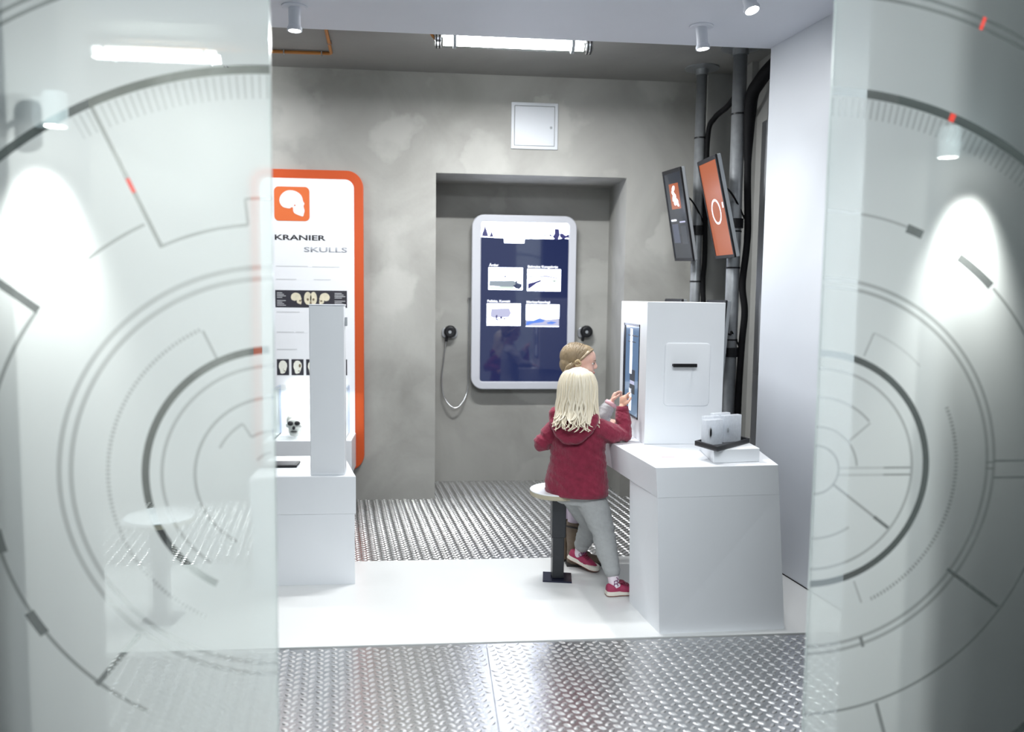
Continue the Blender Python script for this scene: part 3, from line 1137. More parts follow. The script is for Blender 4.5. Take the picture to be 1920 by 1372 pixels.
# four picture tiles with captions
tiles = [(.090, .282, .375, .418, 'Årder', .11), (.532, .288, .915, .425, 'Bahrains Kongehøje', .345), (.075, .507, .46, .645, 'Failaka, Kuwait', .26), (.523, .510, .905, .650, 'Marinarkæologi', .27)]
tiles[0] = (.090, .282, .478, .420, 'Årder', .11)
for i, (u0, v0, u1, v1, cap, cw) in enumerate(tiles):
    tp = spoly('picture_tile', [(u0, v0), (u1, v0), (u1, v1), (u0, v1)], LITS, 0)
    x0, z0 = px(u0 + .004, v0 - .009)
    text_on('caption', cap, x0, z0, yd, .017, cw * .694, LITW, dp, .03)

    def T(name, uv, m, lay=1):
        return spoly(name, [(u0 + (u1 - u0) * a, v0 + (v1 - v0) * c) for a, c in uv], m, lay, tp)
    if i == 0:
        T('horizon', [(.02, .60), (.75, .58), (.80, .66), (.98, .72), (.98, .86), (.70, .88), (.02, .84)], LITG)
        T('grass', [(.02, .86), (.72, .86), (.80, .98), (.04, .98)], LITY)
        T('mast', [(.49, .08), (.51, .08), (.52, .44), (.40, .46), (.38, .41), (.48, .38)], LITN, 2)
        T('mast', [(.54, .08), (.555, .08), (.575, .42), (.545, .44)], LITN, 2)
        T('thicket', [(.78, .60), (.86, .58), (.84, .68), (.92, .75), (.98, .72), (.98, .86), (.90, .98), (.78, .92), (.72, .82), (.80, .74)], GLASS_NAVY, 2)
    elif i == 1:
        T('far_hills', [(.04, .30), (.30, .34), (.55, .26), (.95, .40), (.95, .46), (.55, .36), (.30, .40), (.04, .38)], LITL)
        T('ridge', [(.02, .66), (.18, .60), (.40, .48), (.44, .56), (.30, .64), (.05, .92), (.02, .90)], LITN)
        T('spade', [(.46, .68), (.48, .69), (.41, .86), (.38, .84)], LITG, 2)
        T('hut', [(.72, .48), (.90, .46), (.92, .56), (.82, .60), (.74, .58)], LITY, 1)
        T('hut_door', [(.78, .52), (.83, .51), (.83, .57), (.80, .58)], LITG, 2)
    elif i == 2:
        T('excavation_wall', [(.12, .24), (.66, .20), (.72, .42), (.66, .62), (.20, .66), (.10, .60)], LITL)
        T('scale_bar', [(.27, .54), (.31, .52), (.31, .70), (.36, .72), (.34, .78), (.25, .74)], LITN, 2)
        T('dig_figure', [(.38, .62), (.44, .58), (.47, .68), (.40, .72)], LITN, 2)
        T('dig_figure', [(.48, .66), (.55, .64), (.56, .74), (.50, .73)], LITN, 2)
        T('dig_wall', [(.60, .50), (.68, .36), (.70, .44), (.66, .60), (.58, .62)], LITL, 2)
    else:
        T('sea', [(.0, .70), (.22, .72), (.42, .60), (.62, .68), (1, .62), (1, .98), (.0, .98)], LITL)
        T('wave', [(.02, .78), (.20, .74), (.40, .64), (.58, .72), (.50, .80), (.20, .86), (.0, .96)], LITB, 2)
        T('wave', [(.62, .82), (.76, .76), (.94, .80), (.80, .88), (.66, .87)], LITB, 2)

# ------------------------------------------------------------------ listening handsets
def handset(x, z, label, hose):
    t = thing('listening_handset', (x, YR, z), label, 'handset', 'listening handsets beside the wall screen')
    obj('wall_plate', slab(rrect(x - .062, z - .048, x + .062, z + .036, .03, 6), YR - .022, YR - .001, bev=.005), M('grey_holder', (.42, .43, .45), .35, metal=.5), t)
    e = obj('ear_cup', lathe([(0, .026), (.022, .030), (.040, .034), (.047, .024), (.050, .004), (.047, -.02), (0, -.02)], (x + .004, YR - .045, z + .004), (0, -1, 0), 28), BLACK, t, True)
    obj('speaker_mark', lathe([(0, 0), (.012, 0), (.012, .002), (0, .002)], (x + .002, YR - .075, z + .002), (0, -1, 0), 16), GREY_PL, e)
    obj('handle', tube(curve([(x - .02, YR - .05, z - .03), (x - .028, YR - .045, z - .075)]), [.012] * 8 + [.009], 10), BLACK, t, True)
    if hose:
        pts = curve([(x - .028, YR - .045, z - .07), (x - .045, YR - .03, z - .20), (x - .06, YR - .03, z - .36), (x - .045, YR - .05, z - .51), (x + .03, YR - .07, z - .60), (x + .10, YR - .06, z - .565), (x + .148, YR - .03, z - .44), (x + .150, YR - .02, z - .20), (x + .152, YR - .02, z + .12), (x + .152, YR - .02, z + .262)], 10)
        obj('armoured_hose', tube(pts, .0052, 8), CHROME, t, True)
        obj('hose_clip', lathe([(0, 0), (.011, 0), (.011, .02), (0, .02)], (x + .152, YR - .02, z + .255), seg=12), CHROME, t)
    return t


handset(.113, 1.213, 'black listening handset on the left of the wall screen with a looping metal hose', True)
handset(1.208, 1.222, 'black listening handset on the right of the wall screen above the girls', False)

# ------------------------------------------------------------------ pipes with cable sleeves
def pipe(x, y, r, label, flange, collars):
    t = thing('support_pipe', (x, y, 0), label, 'pipe', 'floor-to-ceiling galvanised pipes')
    obj('pipe', tube([(x, y, 0), (x, y, ZC)], r, 24), GALV, t)
    obj('ceiling_flange', lathe([(0, 0), (flange, 0), (flange, -.008), (r + .006, -.012), (r + .006, -.05), (0, -.05)], (x, y, ZC), seg=32), GALV, t)
    obj('floor_flange', lathe([(0, 0), (flange, 0), (flange, .008), (0, .008)], (x, y, 0.0), seg=32), GALV, t)
    for z in collars:
        obj('strap', lathe([(r, -.005), (r + .003, -.005), (r + .003, .005), (r, .005)], (x, y, z), seg=24), BLACK, t)
    return t


pa = pipe(1.806, 5.47, .036, 'slim grey galvanised pipe at the back corner carrying a tilted monitor', .115, (2.60, 2.0, 1.62, .9))
pb_ = pipe(1.895, 5.00, .043, 'thicker grey galvanised pipe nearer the white wall carrying the orange monitor', .12, (2.66, 1.93, 1.70, 1.24))
obj('cable_sleeve', tube(curve([(1.855, 5.44, .05), (1.853, 5.44, .9), (1.858, 5.43, 1.35), (1.850, 5.44, 1.62), (1.853, 5.43, 1.80), (1.849, 5.44, 2.2), (1.852, 5.44, 2.62), (1.875, 5.38, 2.72), (1.90, 5.2, 2.76), (1.92, 5.08, 2.83), (1.935, 5.04, 2.9)]), .0185, 10), RUBBER, pa)
obj('cable_sleeve', tube(curve([(1.950, 4.965, .05), (1.948, 4.965, .8), (1.955, 4.96, 1.20), (1.965, 4.955, 1.42), (1.948, 4.965, 1.60), (1.965, 4.955, 1.90), (1.952, 4.96, 2.3), (1.955, 4.96, 2.72), (1.985, 4.90, 2.84), (2.03, 4.78, 2.92), (2.10, 4.62, 3.0)]), [.022] * 40 + [.023] * 10 + [.026, .03, .034, .037, .040, .042, .042, .042] + [.042] * 23, 10), RUBBER, pb_)

# ------------------------------------------------------------------ monitors on the pipes
ORANGE_SCR = M('lit_orange_screen', (.02, .01, .005), .25, emit=(.62, .15, .055), estr=.75, coat=.3)
DARK_SCR = M('lit_charcoal_screen', (.012, .014, .018), .2, emit=(.022, .026, .036), estr=1.0, coat=.3)
BLUEG_SCR = emitter('lit_slate_box', (.075, .09, .14), 1.0)
BLUED_SCR = emitter('lit_dark_slate_box', (.035, .042, .055), 1.0)
RED_SCR = emitter('lit_dull_red_screen', (.10, .02, .025), 1.0)


def monitor(loc, rot, label, face, pole):
    t = thing('portrait_monitor', loc, label, 'monitor', 'portrait monitors on the pipes', rot)
    w, h = .34, .62
    bz = obj('bezel', ring_slab(rrect(-w / 2, -h / 2, w / 2, h / 2, .006, 3), rrect(-w / 2 + .016, -h / 2 + .02, w / 2 - .016, h / 2 - .026, .002, 3), 0, .012, .002), BLACK, t, local=True)
    obj('bezel_screw', lathe([(0, 0), (.004, 0), (.004, .002), (0, .002)], (w / 2 - .02, 0, h / 2 - .012), (0, -1, 0), 10), CHROME, bz, local=True)
    sc = obj('screen', slab(rrect(-w / 2 + .016, -h / 2 + .02, w / 2 - .016, h / 2 - .026, .002, 3), .004, .012), {'orange': ORANGE_SCR, 'dark': DARK_SCR, 'red': RED_SCR, 'plain': DARK_SCR}[face], t, local=True)
    obj('rear_case', box((-w / 2 + .001, .012, -h / 2 + .001), (w / 2 - .001, .036, h / 2 - .001), bev=.004), GREY_PL, t, local=True)
    obj('mount_box', box((-.09, .036, -.10), (.09, .062, .10), bev=.004), BLACK, t, local=True)

    def S_(name, pts, m, lay=0, bm=None):
        return obj(name, slab(pts, .0036 - .0005 * lay, .0041), m, sc, local=True)
    if face == 'orange':
        o_, i_ = ell(0.0, -.02, .078, .078, 40), ell(0.0, -.02, .066, .066, 40)
        obj('white_ring', ring_slab(o_, i_, .0034, .0041), LITW, sc, local=True)
        obj('side_mark', slab([(.118, -.005), (.136, -.005), (.136, .028), (.118, .028)], .0034, .0041), LITW, sc, local=True)
    elif face == 'dark':
        q = S_('orange_picture', [(-.085, .045), (.085, .045), (.085, .215), (-.085, .215)], ORANGE_SCR)
        b = new()
        for cx, cz, rx, rz, ro in ((-.01, .182, .028, .016, .5), (-.022, .150, .030, .014, -.5), (.0, .128, .02, .02, .3), (-.03, .118, .024, .014, .9), (.016, .100, .034, .016, -.3), (.03, .078, .030, .012, -.6), (-.012, .085, .018, .016, 0)):
            slab(ell(cx, cz, rx, rz, 12, ro), .0028, .0036, b)
        obj('bone_print', b, LITW, q, local=True)
        S_('caption_bar', [(-.13, -.035), (-.035, -.035), (-.035, -.024), (-.13, -.024)], LITW)
        S_('caption_bar', [(.02, -.050), (.12, -.050), (.12, -.040), (.02, -.040)], LITL)
        S_('text_box', [(-.125, -.185), (-.015, -.185), (-.015, -.055), (-.125, -.055)], BLUEG_SCR)
        S_('text_box', [(.02, -.195), (.12, -.195), (.12, -.07), (.02, -.07)], BLUED_SCR)
    if pole:
        # clamp and arm back to the pipe, built in world space
        px_, py_, pr, pz = pole
        a = wm(t) @ Vector((0, .06, pz - loc[2]))
        br = obj('bracket', tube([a, Vector((px_ - pr, py_, pz))], .022, 12), BLACK, t)
        obj('pipe_clamp', lathe([(pr, -.03), (pr + .012, -.03), (pr + .012, .03), (pr, .03), (pr, -.03)], (px_, py_, pz), seg=24), BLACK, t)
        obj('clamp_screw', lathe([(0, 0), (.009, 0), (.009, .014), (0, .014)], (px_ - pr - .012, py_ - .02, pz - .038), (-1, -.5, 0), 10), CHROME, t)
        c0 = wm(t) @ Vector((.06, .04, .12))
        obj('signal_cable', tube(curve([c0, c0 + Vector((.05, 0, -.02)), Vector((px_ - .01, py_ - pr - .006, pz + .13)), Vector((px_ + pr + .01, py_ - .03, pz + .03))]), .006, 8), RUBBER, t)
    return t


monitor((1.627, 5.357, 2.059), (R(11.5), R(2.6), R(-86.2)), 'tilted portrait monitor with dark screen and small orange picture', 'dark', (1.806, 5.47, .036, 1.97))
monitor((1.711, 4.847, 2.053), (R(13.6), R(1.0), R(-90.5)), 'tilted portrait monitor with bright orange screen and white ring', 'orange', (1.895, 5.00, .043, 1.98))
monitor((1.592, 5.36, 1.190), (R(-5), 0, R(-87)), 'dark monitor edge showing above the white cabinet, nearer the recess', 'red', (1.806, 5.47, .036, 1.16))
monitor((1.715, 4.85, 1.185), (R(-4), 0, R(-90)), 'dark monitor edge showing above the white cabinet, nearer the white wall', 'plain', (1.895, 5.00, .043, 1.16))

# ------------------------------------------------------------------ white exhibit desk on the right with cabinet
ZT = .757
dk = thing('exhibit_desk', (1.28, 3.9, 0), 'large white angular exhibit desk the girls are leaning on', 'desk')
top = [(.968, 3.393), (1.545, 3.432), (1.615, 3.90), (1.60, 4.40), (.862, 4.40)]
low = [(.979, 3.389), (1.553, 3.426), (1.615, 3.90), (1.60, 4.40), (.868, 4.40)]
obj('desk_top', frustum(low, ZT - .135, top, ZT, bev=.0015), WHITE, dk)
mid = [(.979, 3.389), (1.553, 3.426), (1.60, 3.70), (.944, 3.757)]
bas = [(1.002, 3.380), (1.590, 3.398), (1.63, 3.70), (.957, 3.757)]
obj('pedestal', frustum(bas, .006, mid, ZT - .1352), WHITE, dk)
obj('rear_leg', frustum([(1.30, 4.15), (1.60, 4.15), (1.60, 4.39), (1.30, 4.39)], .006, [(1.30, 4.15), (1.60, 4.15), (1.60, 4.39), (1.30, 4.39)], ZT - .1352), WHITE, dk)
cb = thing('exhibit_cabinet', (1.26, 4.2, ZT), 'tall white cabinet with a side screen and black door handle standing on the desk', 'cabinet')
BX0, BX1, BY0, BY1, BZ1 = 1.062, 1.466, 3.950, 4.39, 1.482
BY1 = 4.52
body = box((BX0, BY0, ZT + .0005), (BX1, BY1, BZ1), bev=.0025)
obj('body', body, WHITE, cb)
dr = obj('door', slab(rrect(1.156, .955, 1.394, 1.277, .022, 8), BY0 - .009, BY0 + .001, bev=.006), WHITE, cb, True)
hd = obj('handle', box((1.190, BY0 - .045, 1.156), (1.314, BY0 - .033, 1.174), bev=.003), BLACK, dr)
for x in (1.200, 1.304):
    obj('handle_post', box((x - .006, BY0 - .036, 1.159), (x + .006, BY0 - .008, 1.171)), BLACK, dr)
# screen recessed in the left side of the cabinet
fr = new()
for lo, hi in (((BX0 - .003, 4.415, .862), (BX0 + .002, 4.435, 1.362)), ((BX0 - .003, 4.09, 1.350), (BX0 + .002, 4.435, 1.362)), ((BX0 - .003, 4.09, .862), (BX0 + .002, 4.435, .872)), ((BX0 - .003, 4.09, .862), (BX0 + .002, 4.096, 1.362))):
    box(lo, hi, fr)
sf = obj('screen_frame', fr, NAVY, cb)
SCR_B = M('lit_blue_grey_screen', (.02, .03, .04), .12, emit=(.16, .26, .42), estr=.85, coat=.4)
sc = obj('screen', box((BX0 - .0018, 4.096, .872), (BX0 + .001, 4.385, 1.350)), SCR_B, cb)
obj('screen_bezel', box((BX0 - .0028, 4.385, .872), (BX0 + .001, 4.417, 1.350)), BLACK, cb)
for nm, y0, y1, z0, z1, m in (('light_bar', 4.235, 4.285, 1.09, 1.335, LITW), ('light_bar', 4.235, 4.285, .89, 1.01, LITW), ('dark_tile', 4.165, 4.275, 1.055, 1.115, BLUED_SCR), ('lit_tile', 4.18, 4.270, 1.035, 1.055, LITL), ('dark_tile', 4.165, 4.275, .985, 1.035, BLUED_SCR), ('caption_bar', 4.12, 4.33, 1.295, 1.302, BLUED_SCR), ('caption_bar', 4.17, 4.33, 1.262, 1.267, BLUED_SCR)):
    obj(nm, box((BX0 - .0026, y0, z0), (BX0 - .0017, y1, z1)), m, sc)

# printed outline on the desk top
lf = thing('desk_print', (1.12, 3.56, ZT), 'faint printed card with pink lettering lying on the desk top', 'card')
obj('card', frustum([(1.005, 3.47), (1.17, 3.48), (1.16, 3.65), (1.00, 3.66)], ZT, [(1.005, 3.47), (1.17, 3.48), (1.16, 3.65), (1.00, 3.66)], ZT + .0012), WHITE, lf)
b = new()
for a, c in (((1.008, 3.475), (1.003, 3.655)), ((1.003, 3.655), (1.155, 3.645)), ((1.155, 3.645), (1.166, 3.485)), ((1.166, 3.485), (1.008, 3.475))):
    tube([Vector((*a, ZT + .0012)), Vector((*c, ZT + .0012))], .0012, 6, b)
obj('outline', b, PRINT_LG, lf)
b = new()
for x0, x1, y in ((1.06, 1.12, 3.622),):
    box((x0, y - .006, ZT + .0012), (x1, y + .006, ZT + .0018), b)
obj('pink_title', b, PRINT_PINK, lf)
b = new()
for x0, x1, y in ((1.115, 1.132, 3.565), (1.105, 1.150, 3.525)):
    box((x0, y - .006, ZT + .0012), (x1, y + .006, ZT + .0018), b)
obj('text_lines', b, PRINT_LG, lf)

# wedge plinth, tray and acrylic specimen blocks
pl = [(1.258, 3.476), (1.486, 3.505), (1.500, 3.79), (1.30, 3.79)]
tag(obj('tray_plinth', frustum(pl, ZT + .0005, pl, ZT + .062, bev=.002), WHITE), 'low white plinth under the black tray on the desk', 'plinth')
TC = [(1.205, 3.585), (1.257, 3.43), (1.492, 3.64), (1.44, 3.80)]
ty = thing('specimen_tray', (1.35, 3.61, ZT + .0625), 'shallow black tray holding frosted acrylic blocks on the desk', 'tray')
cen = Vector((sum(p[0] for p in TC) / 4, sum(p[1] for p in TC) / 4))
inn = [tuple(cen + (Vector(p) - cen) * .90) for p in TC]
z0 = ZT + .0625
obj('tray_base', frustum(TC, z0, TC, z0 + .006), M('charcoal_tray', (.045, .046, .05), .5), ty)
b = new()
for i in range(4):
    j = (i + 1) % 4
    frustum([TC[i], TC[j], inn[j], inn[i]], z0 + .006, [TC[i], TC[j], inn[j], inn[i]], z0 + .022, b)
obj('tray_rim', b, BLACK, ty)


def frosted_acrylic():
    m = bpy.data.materials.new('frosted_acrylic')
    m.use_nodes = True
    nt = m.node_tree
    nt.nodes.clear()
    N, L = nt.nodes, nt.links
    out = N.new('ShaderNodeOutputMaterial')
    t = N.new('ShaderNodeBsdfTransparent')
    t.inputs[0].default_value = (.93, .95, .97, 1)
    a = N.new('ShaderNodeBsdfTranslucent')
    a.inputs[0].default_value = (.85, .87, .90, 1)
    d = N.new('ShaderNodeBsdfPrincipled')
    d.inputs['Base Color'].default_value = (.80, .82, .85, 1)
    d.inputs['Roughness'].default_value = .3
    m1 = N.new('ShaderNodeMixShader')
    m1.inputs[0].default_value = .5
    L.new(a.outputs[0], m1.inputs[1])
    L.new(d.outputs[0], m1.inputs[2])
    m2 = N.new('ShaderNodeMixShader')
    nz = N.new('ShaderNodeTexNoise')
    nz.inputs['Scale'].default_value = 9
    mr = N.new('ShaderNodeMapRange')
    mr.inputs['To Min'].default_value = .22
    mr.inputs['To Max'].default_value = .42
    L.new(nz.outputs['Fac'], mr.inputs['Value'])
    L.new(mr.outputs[0], m2.inputs[0])
    L.new(m1.outputs[0], m2.inputs[1])
    L.new(t.outputs[0], m2.inputs[2])
    L.new(m2.outputs[0], out.inputs[0])
    return m


FROST = frosted_acrylic()
ZB = z0 + .0065
yaw = math.atan2(3.64 - 3.43, 1.492 - 1.257)
for x, y, w, d_, h, ins, lab in ((1.284, 3.574, .100, .030, .118, 'dark', 'frosted acrylic block with a dark specimen inside, front of the tray'), (1.400, 3.648, .105, .030, .128, 'grey', 'frosted acrylic block at the right end of the black tray'), (1.355, 3.668, .100, .028, .135, None, 'plain frosted acrylic block behind the others in the black tray'), (1.290, 3.618, .090, .026, .128, None, 'plain frosted acrylic block beside the white cabinet in the black tray')):
    t = thing('specimen_block', (x, y, ZB), lab, 'acrylic block', 'acrylic blocks in the tray', (0, 0, yaw - .35))
    obj('acrylic', box((-w / 2, -d_ / 2, 0), (w / 2, d_ / 2, h), bev=.003), FROST, t, local=True)
    if ins:
        obj('specimen', ellipsoid((-.022 if ins == 'dark' else -.03, -d_ / 2 + .004, .058), (.008, .006, .026 if ins == 'dark' else .016)), BLACK if ins == 'dark' else GREY_PL, t, local=True)

# ------------------------------------------------------------------ stools
def stool(x, y, label):
    t = thing('pedestal_stool', (x, y, .006), label, 'stool', 'round white stools on black columns')
    obj('base_plate', frustum([(x - .085, y - .055), (x + .065, y - .085), (x + .085, y + .055), (x - .065, y + .085)], .006, [(x - .085, y - .055), (x + .065, y - .085), (x + .085, y + .055), (x - .065, y + .085)], .014, bev=.001), NAVY, t)
    obj('column', box((x - .031, y - .031, .014), (x + .031, y + .031, .25), bev=.004), BLACK_STEEL, t)
    obj('upper_column', box((x - .037, y - .037, .235), (x + .037, y + .037, .462), bev=.004), BLACK_STEEL, t)
    obj('seat_edge', lathe([(0, .462), (.148, .462), (.152, .466), (.152, .486), (0, .486)], (x, y, 0), seg=48), PLY, t)
    obj('seat', lathe([(0, .486), (.152, .486), (.152, .490), (.148, .492), (0, .492)], (x, y, 0), seg=48), WHITE, t)
    return t


stool(.652, 4.115, 'round white stool on a black column beside the girl in burgundy')
stool(-1.243, 3.70, 'round white stool on a black column seen faintly through the left glass door')

#PEOPLE
# ------------------------------------------------------------------ the two girls
SKIN = M('child_skin', (.70, .40, .29), .48, var=.06, vscale=30, sss=.15)
SKIN_P = M('pale_child_skin', (.72, .45, .36), .48, var=.05, vscale=30, sss=.15)
FLEECE = M('burgundy_fleece', (.205, .022, .047), .95, var=.32, vscale=38, bump=.6, bscale=130, sheen=.25, spec=.2)
FLEECE_D = M('dark_burgundy_fleece_lining', (.075, .010, .020), .95, var=.2, bump=.4, sheen=.1, spec=.2)
SWEAT = M('grey_sweatpants', (.36, .37, .37), .9, var=.10, vscale=60, bump=.35, bscale=220, spec=.2)
MELANGE = M('grey_melange_sweater', (.42, .42, .43), .9, var=.20, vscale=70, bump=.4, bscale=160, spec=.2)
PINK = M('pale_pink_cuff', (.74, .46, .50), .85, var=.05)
LEGG = M('pale_lilac_leggings', (.60, .52, .62), .85, var=.05, bump=.2, bscale=150)
BOOT = M('brown_leather_boot', (.135, .095, .062), .5, var=.25, vscale=18, bump=.3, bscale=40)
SOLE_D = M('dark_rubber_sole', (.018, .015, .014), .6)
SHOE = M('burgundy_running_shoe', (.33, .028, .085), .65, var=.12, vscale=50, bump=.25, bscale=260)
SHOE_D = M('dark_burgundy_shoe_panel', (.16, .016, .04), .6, var=.1)
SOLE_W = M('off_white_sole', (.72, .68, .60), .55, var=.04)
SOLE_G = M('gum_outsole', (.22, .07, .04), .6)
SOCK = M('white_patterned_sock', (.76, .68, .74), .85, var=.05, bump=.3, bscale=200)
SOCK_P = M('plum_sock_motif', (.20, .07, .16), .85)
BLOND = M('pale_blond_hair', (.74, .67, .53), .42, var=.20, vscale=9, bump=.5, bscale=14, stretch=(9, 9, .8), spec=.5)
ASHBL = M('dark_blond_hair', (.27, .20, .118), .42, var=.32, vscale=9, bump=.6, bscale=16, stretch=(8, 8, 1.2), spec=.5)
TEAL = M('teal_hair_tie', (.02, .09, .13), .5)
YELLOW = M('mustard_zip_tab', (.55, .33, .03), .5)
EYE_W = M('eye_white', (.75, .74, .72), .2)
EYE_D = M('dark_iris', (.02, .025, .03), .1)
LIP = M('child_lip', (.55, .22, .18), .4)


def nz3(p, s, off=0.0):
    return noise.noise(Vector((p.x * s + off, p.y * s + off * 1.7, p.z * s - off)))


def folds(amp, sx=14, sz=22, off=0.0, fine=0.0012):
    def f(p):
        a = noise.noise(Vector((p.x * sx + off, p.y * sx, p.z * sz)))
        c = noise.noise(Vector((p.x * sx * .5 + off, p.y * sx * .5 + 3, p.z * sz * 1.9 + p.x * 18)))
        return amp * (a * .7 + (1 - abs(c) * 2.2) * .5) + fine * noise.noise(p * 90)
    return f


def chain(b, pts, rad, seg=16):
    """round-ended tapered limb through joints"""
    P = [Vector(p) for p in pts]
    tube(P, list(rad), seg, b, True, True)
    for p, r_ in zip(P, rad):
        ellipsoid(p, (r_, r_, r_), bm=b, u=14, v=10)


def hand(b, wrist, d, palm_n, size=1.0, curl=(25, 25, 30), spread=.30, thumb=1, fingers=None):
    """palm with four fingers and a thumb; d = direction of the fingers, palm_n = palm normal"""
    d = Vector(d).normalized()
    n = Vector(palm_n)
    n = (n - d * n.dot(d)).normalized()
    s = d.cross(n).normalized()          # across the palm
    w = Vector(wrist)
    k = size
    rot = Matrix((s, d, n)).transposed()
    ellipsoid(w + d * .030 * k, (.025 * k, .036 * k, .0125 * k), rot, b)
    ellipsoid(w + d * .045 * k, (.026 * k, .020 * k, .0105 * k), rot, b)
    L_ = (.050, .057, .053, .041)
    for i in range(4):
        a = (i - 1.5) / 1.5
        base = w + d * (.055 - abs(a) * .004) * k + s * a * .0195 * k * thumb
        q = base - d * .012 * k
        pts = [q, base]
        ang = 0.0
        dirv = (d + s * a * spread * .35 * thumb).normalized()
        cu = fingers[i] if fingers else curl
        for j, (fr_, c_) in enumerate(zip((.45, .31, .24), cu)):
            ang += R(c_)
            dd = dirv * math.cos(ang) + n * math.sin(ang)
            pts.append(pts[-1] + dd * L_[i] * fr_ * k)
        tube(pts, [.0078 * k, .0076 * k, .0072 * k, .0068 * k, .0056 * k], 10, b, True, True)
    tb = w + d * .016 * k - s * .020 * k * thumb
    pts = [tb, tb + (d * .6 - s * .75 * thumb + n * .35).normalized() * .022 * k]
    pts.append(pts[-1] + (d * .85 - s * .25 * thumb + n * .45).normalized() * .020 * k)
    pts.append(pts[-1] + (d * .9 + s * .1 * thumb + n * .45).normalized() * .016 * k)
    tube(pts, [.0105 * k, .0088 * k, .0078 * k, .0062 * k], 10, b, True, True)


def head(b, c, face, k=1.0, tilt=0.0):
    """child's head; c = centre, face = direction of the nose"""
    f = Vector(face).normalized()
    u = Vector((0, 0, 1))
    s = f.cross(u).normalized()
    u = s.cross(f).normalized()
    rot = Matrix((s, f, u)).transposed()

    def P(a, b_, c_):
        return Vector(c) + (s * a + f * b_ + u * c_) * k
    ellipsoid(P(0, -.012, .022), (.072 * k, .088 * k, .080 * k), rot, b)
    ellipsoid(P(0, .022, -.022), (.060 * k, .060 * k, .074 * k), rot, b)
    ellipsoid(P(0, .052, .030), (.050 * k, .034 * k, .045 * k), rot, b)
    ellipsoid(P(0, .050, -.072), (.027 * k, .026 * k, .024 * k), rot, b)
    for q in (-1, 1):
        ellipsoid(P(q * .034, .050, -.030), (.026 * k, .028 * k, .026 * k), rot, b)
        ellipsoid(P(q * .070, -.006, -.006), (.008 * k, .017 * k, .024 * k), rot, b)
    tube([P(0, .074, .020), P(0, .084, .004), P(0, .091, -.012)], [.007 * k, .008 * k, .0100 * k], 12, b, True, True)
    ellipsoid(P(0, .086, -.016), (.0130 * k, .012 * k, .009 * k), rot, b)
    ellipsoid(P(0, .077, -.040), (.019 * k, .011 * k, .006 * k), rot, b)
    ellipsoid(P(0, .075, -.050), (.016 * k, .011 * k, .006 * k), rot, b)
    return P, rot


def shoe_parts(heel, toe, up, L_, who, par, mats=None, height=.060):
    """running shoe from heel to toe point (on the sole), up vector"""
    h, t_ = Vector(heel), Vector(toe)
    f = (t_ - h).normalized()
    s = f.cross(Vector(up)).normalized()
    u = s.cross(f).normalized()

    def P(a, l, z):
        return h + s * a + f * (l * L_) + u * z
    # outline stations: fraction, half width
    st = [(0.0, .016), (.05, .026), (.18, .030), (.38, .028), (.58, .033), (.76, .037), (.90, .031), (.97, .020), (1.0, .010)]

    def layer(z0, z1, grow0, grow1, toe_lift):
        b = new()
        n = len(st)
        lo, hi = [], []
        for sd in (1, -1):
            for i, (l, w) in (enumerate(st) if sd == 1 else reversed(list(enumerate(st)))):
                lift = toe_lift * max(0, l - .7) ** 2 * 6
                lo.append(b.verts.new(P(sd * (w + grow0), l + (.006 / L_ if l > .5 else -.004 / L_) * (grow0 > 0), z0 + lift)))
                hi.append(b.verts.new(P(sd * (w + grow1), l, z1 + lift)))
        m_ = len(lo)
        b.faces.new(lo[::-1])
        b.faces.new(hi)
        for i in range(m_):
            b.faces.new((lo[i], lo[(i + 1) % m_], hi[(i + 1) % m_], hi[i]))
        bmesh.ops.recalc_face_normals(b, faces=b.faces[:])
        bmesh.ops.bevel(b, geom=b.edges[:], offset=.0015, segments=1, affect='EDGES')
        return b
    sh = thing if False else None
    b = new()
    rings = []
    hs = [(.0, .050, .55), (.05, .058, .75), (.18, .060, .85), (.34, .056, .9), (.48, .055, .95), (.62, .047, 1.0), (.76, .039, 1.0), (.90, .031, .95), (.975, .022, .8)]
    seg = 16
    for (l, zt, kk), (l2, w) in zip(hs, st):
        ring = []
        for q in range(seg + 1):
            a = PI * q / seg
            ring.append(b.verts.new(P(math.cos(a) * w * 1.0, l, .018 + (zt - .018) * (math.sin(a) ** .65))))
        rings.append(ring)
    for a, c in zip(rings, rings[1:]):
        for q in range(seg):
            b.faces.new((a[q], a[q + 1], c[q + 1], c[q]))
        b.faces.new((a[seg], a[0], c[0], c[seg]))
    b.faces.new(rings[0])
    b.faces.new(rings[-1][::-1])
    bmesh.ops.recalc_face_normals(b, faces=b.faces[:])
    up_ = obj('shoe', blob(b, .004, 4), SHOE, par, True)
    obj('sole', layer(.004, .024, .003, .001, .012), SOLE_W, up_)
    obj('outsole', layer(.0, .004, .001, .003, .012), SOLE_G, up_)
    obj('tongue', ellipsoid(P(0, .40, .064), (.019, .024, .010), Matrix((s, f, u)).transposed()), SHOE_D, up_, True)
    for q in range(4):
        l = .45 + q * .055
        z = .0655 - q * .0048
        obj('lace', tube([P(-.022, l, z - .010), P(-.010, l + .012, z + .001), P(.010, l + .012, z + .001), P(.022, l, z - .010)], .0028, 8), SHOE_D, up_, True)
    return up_, P


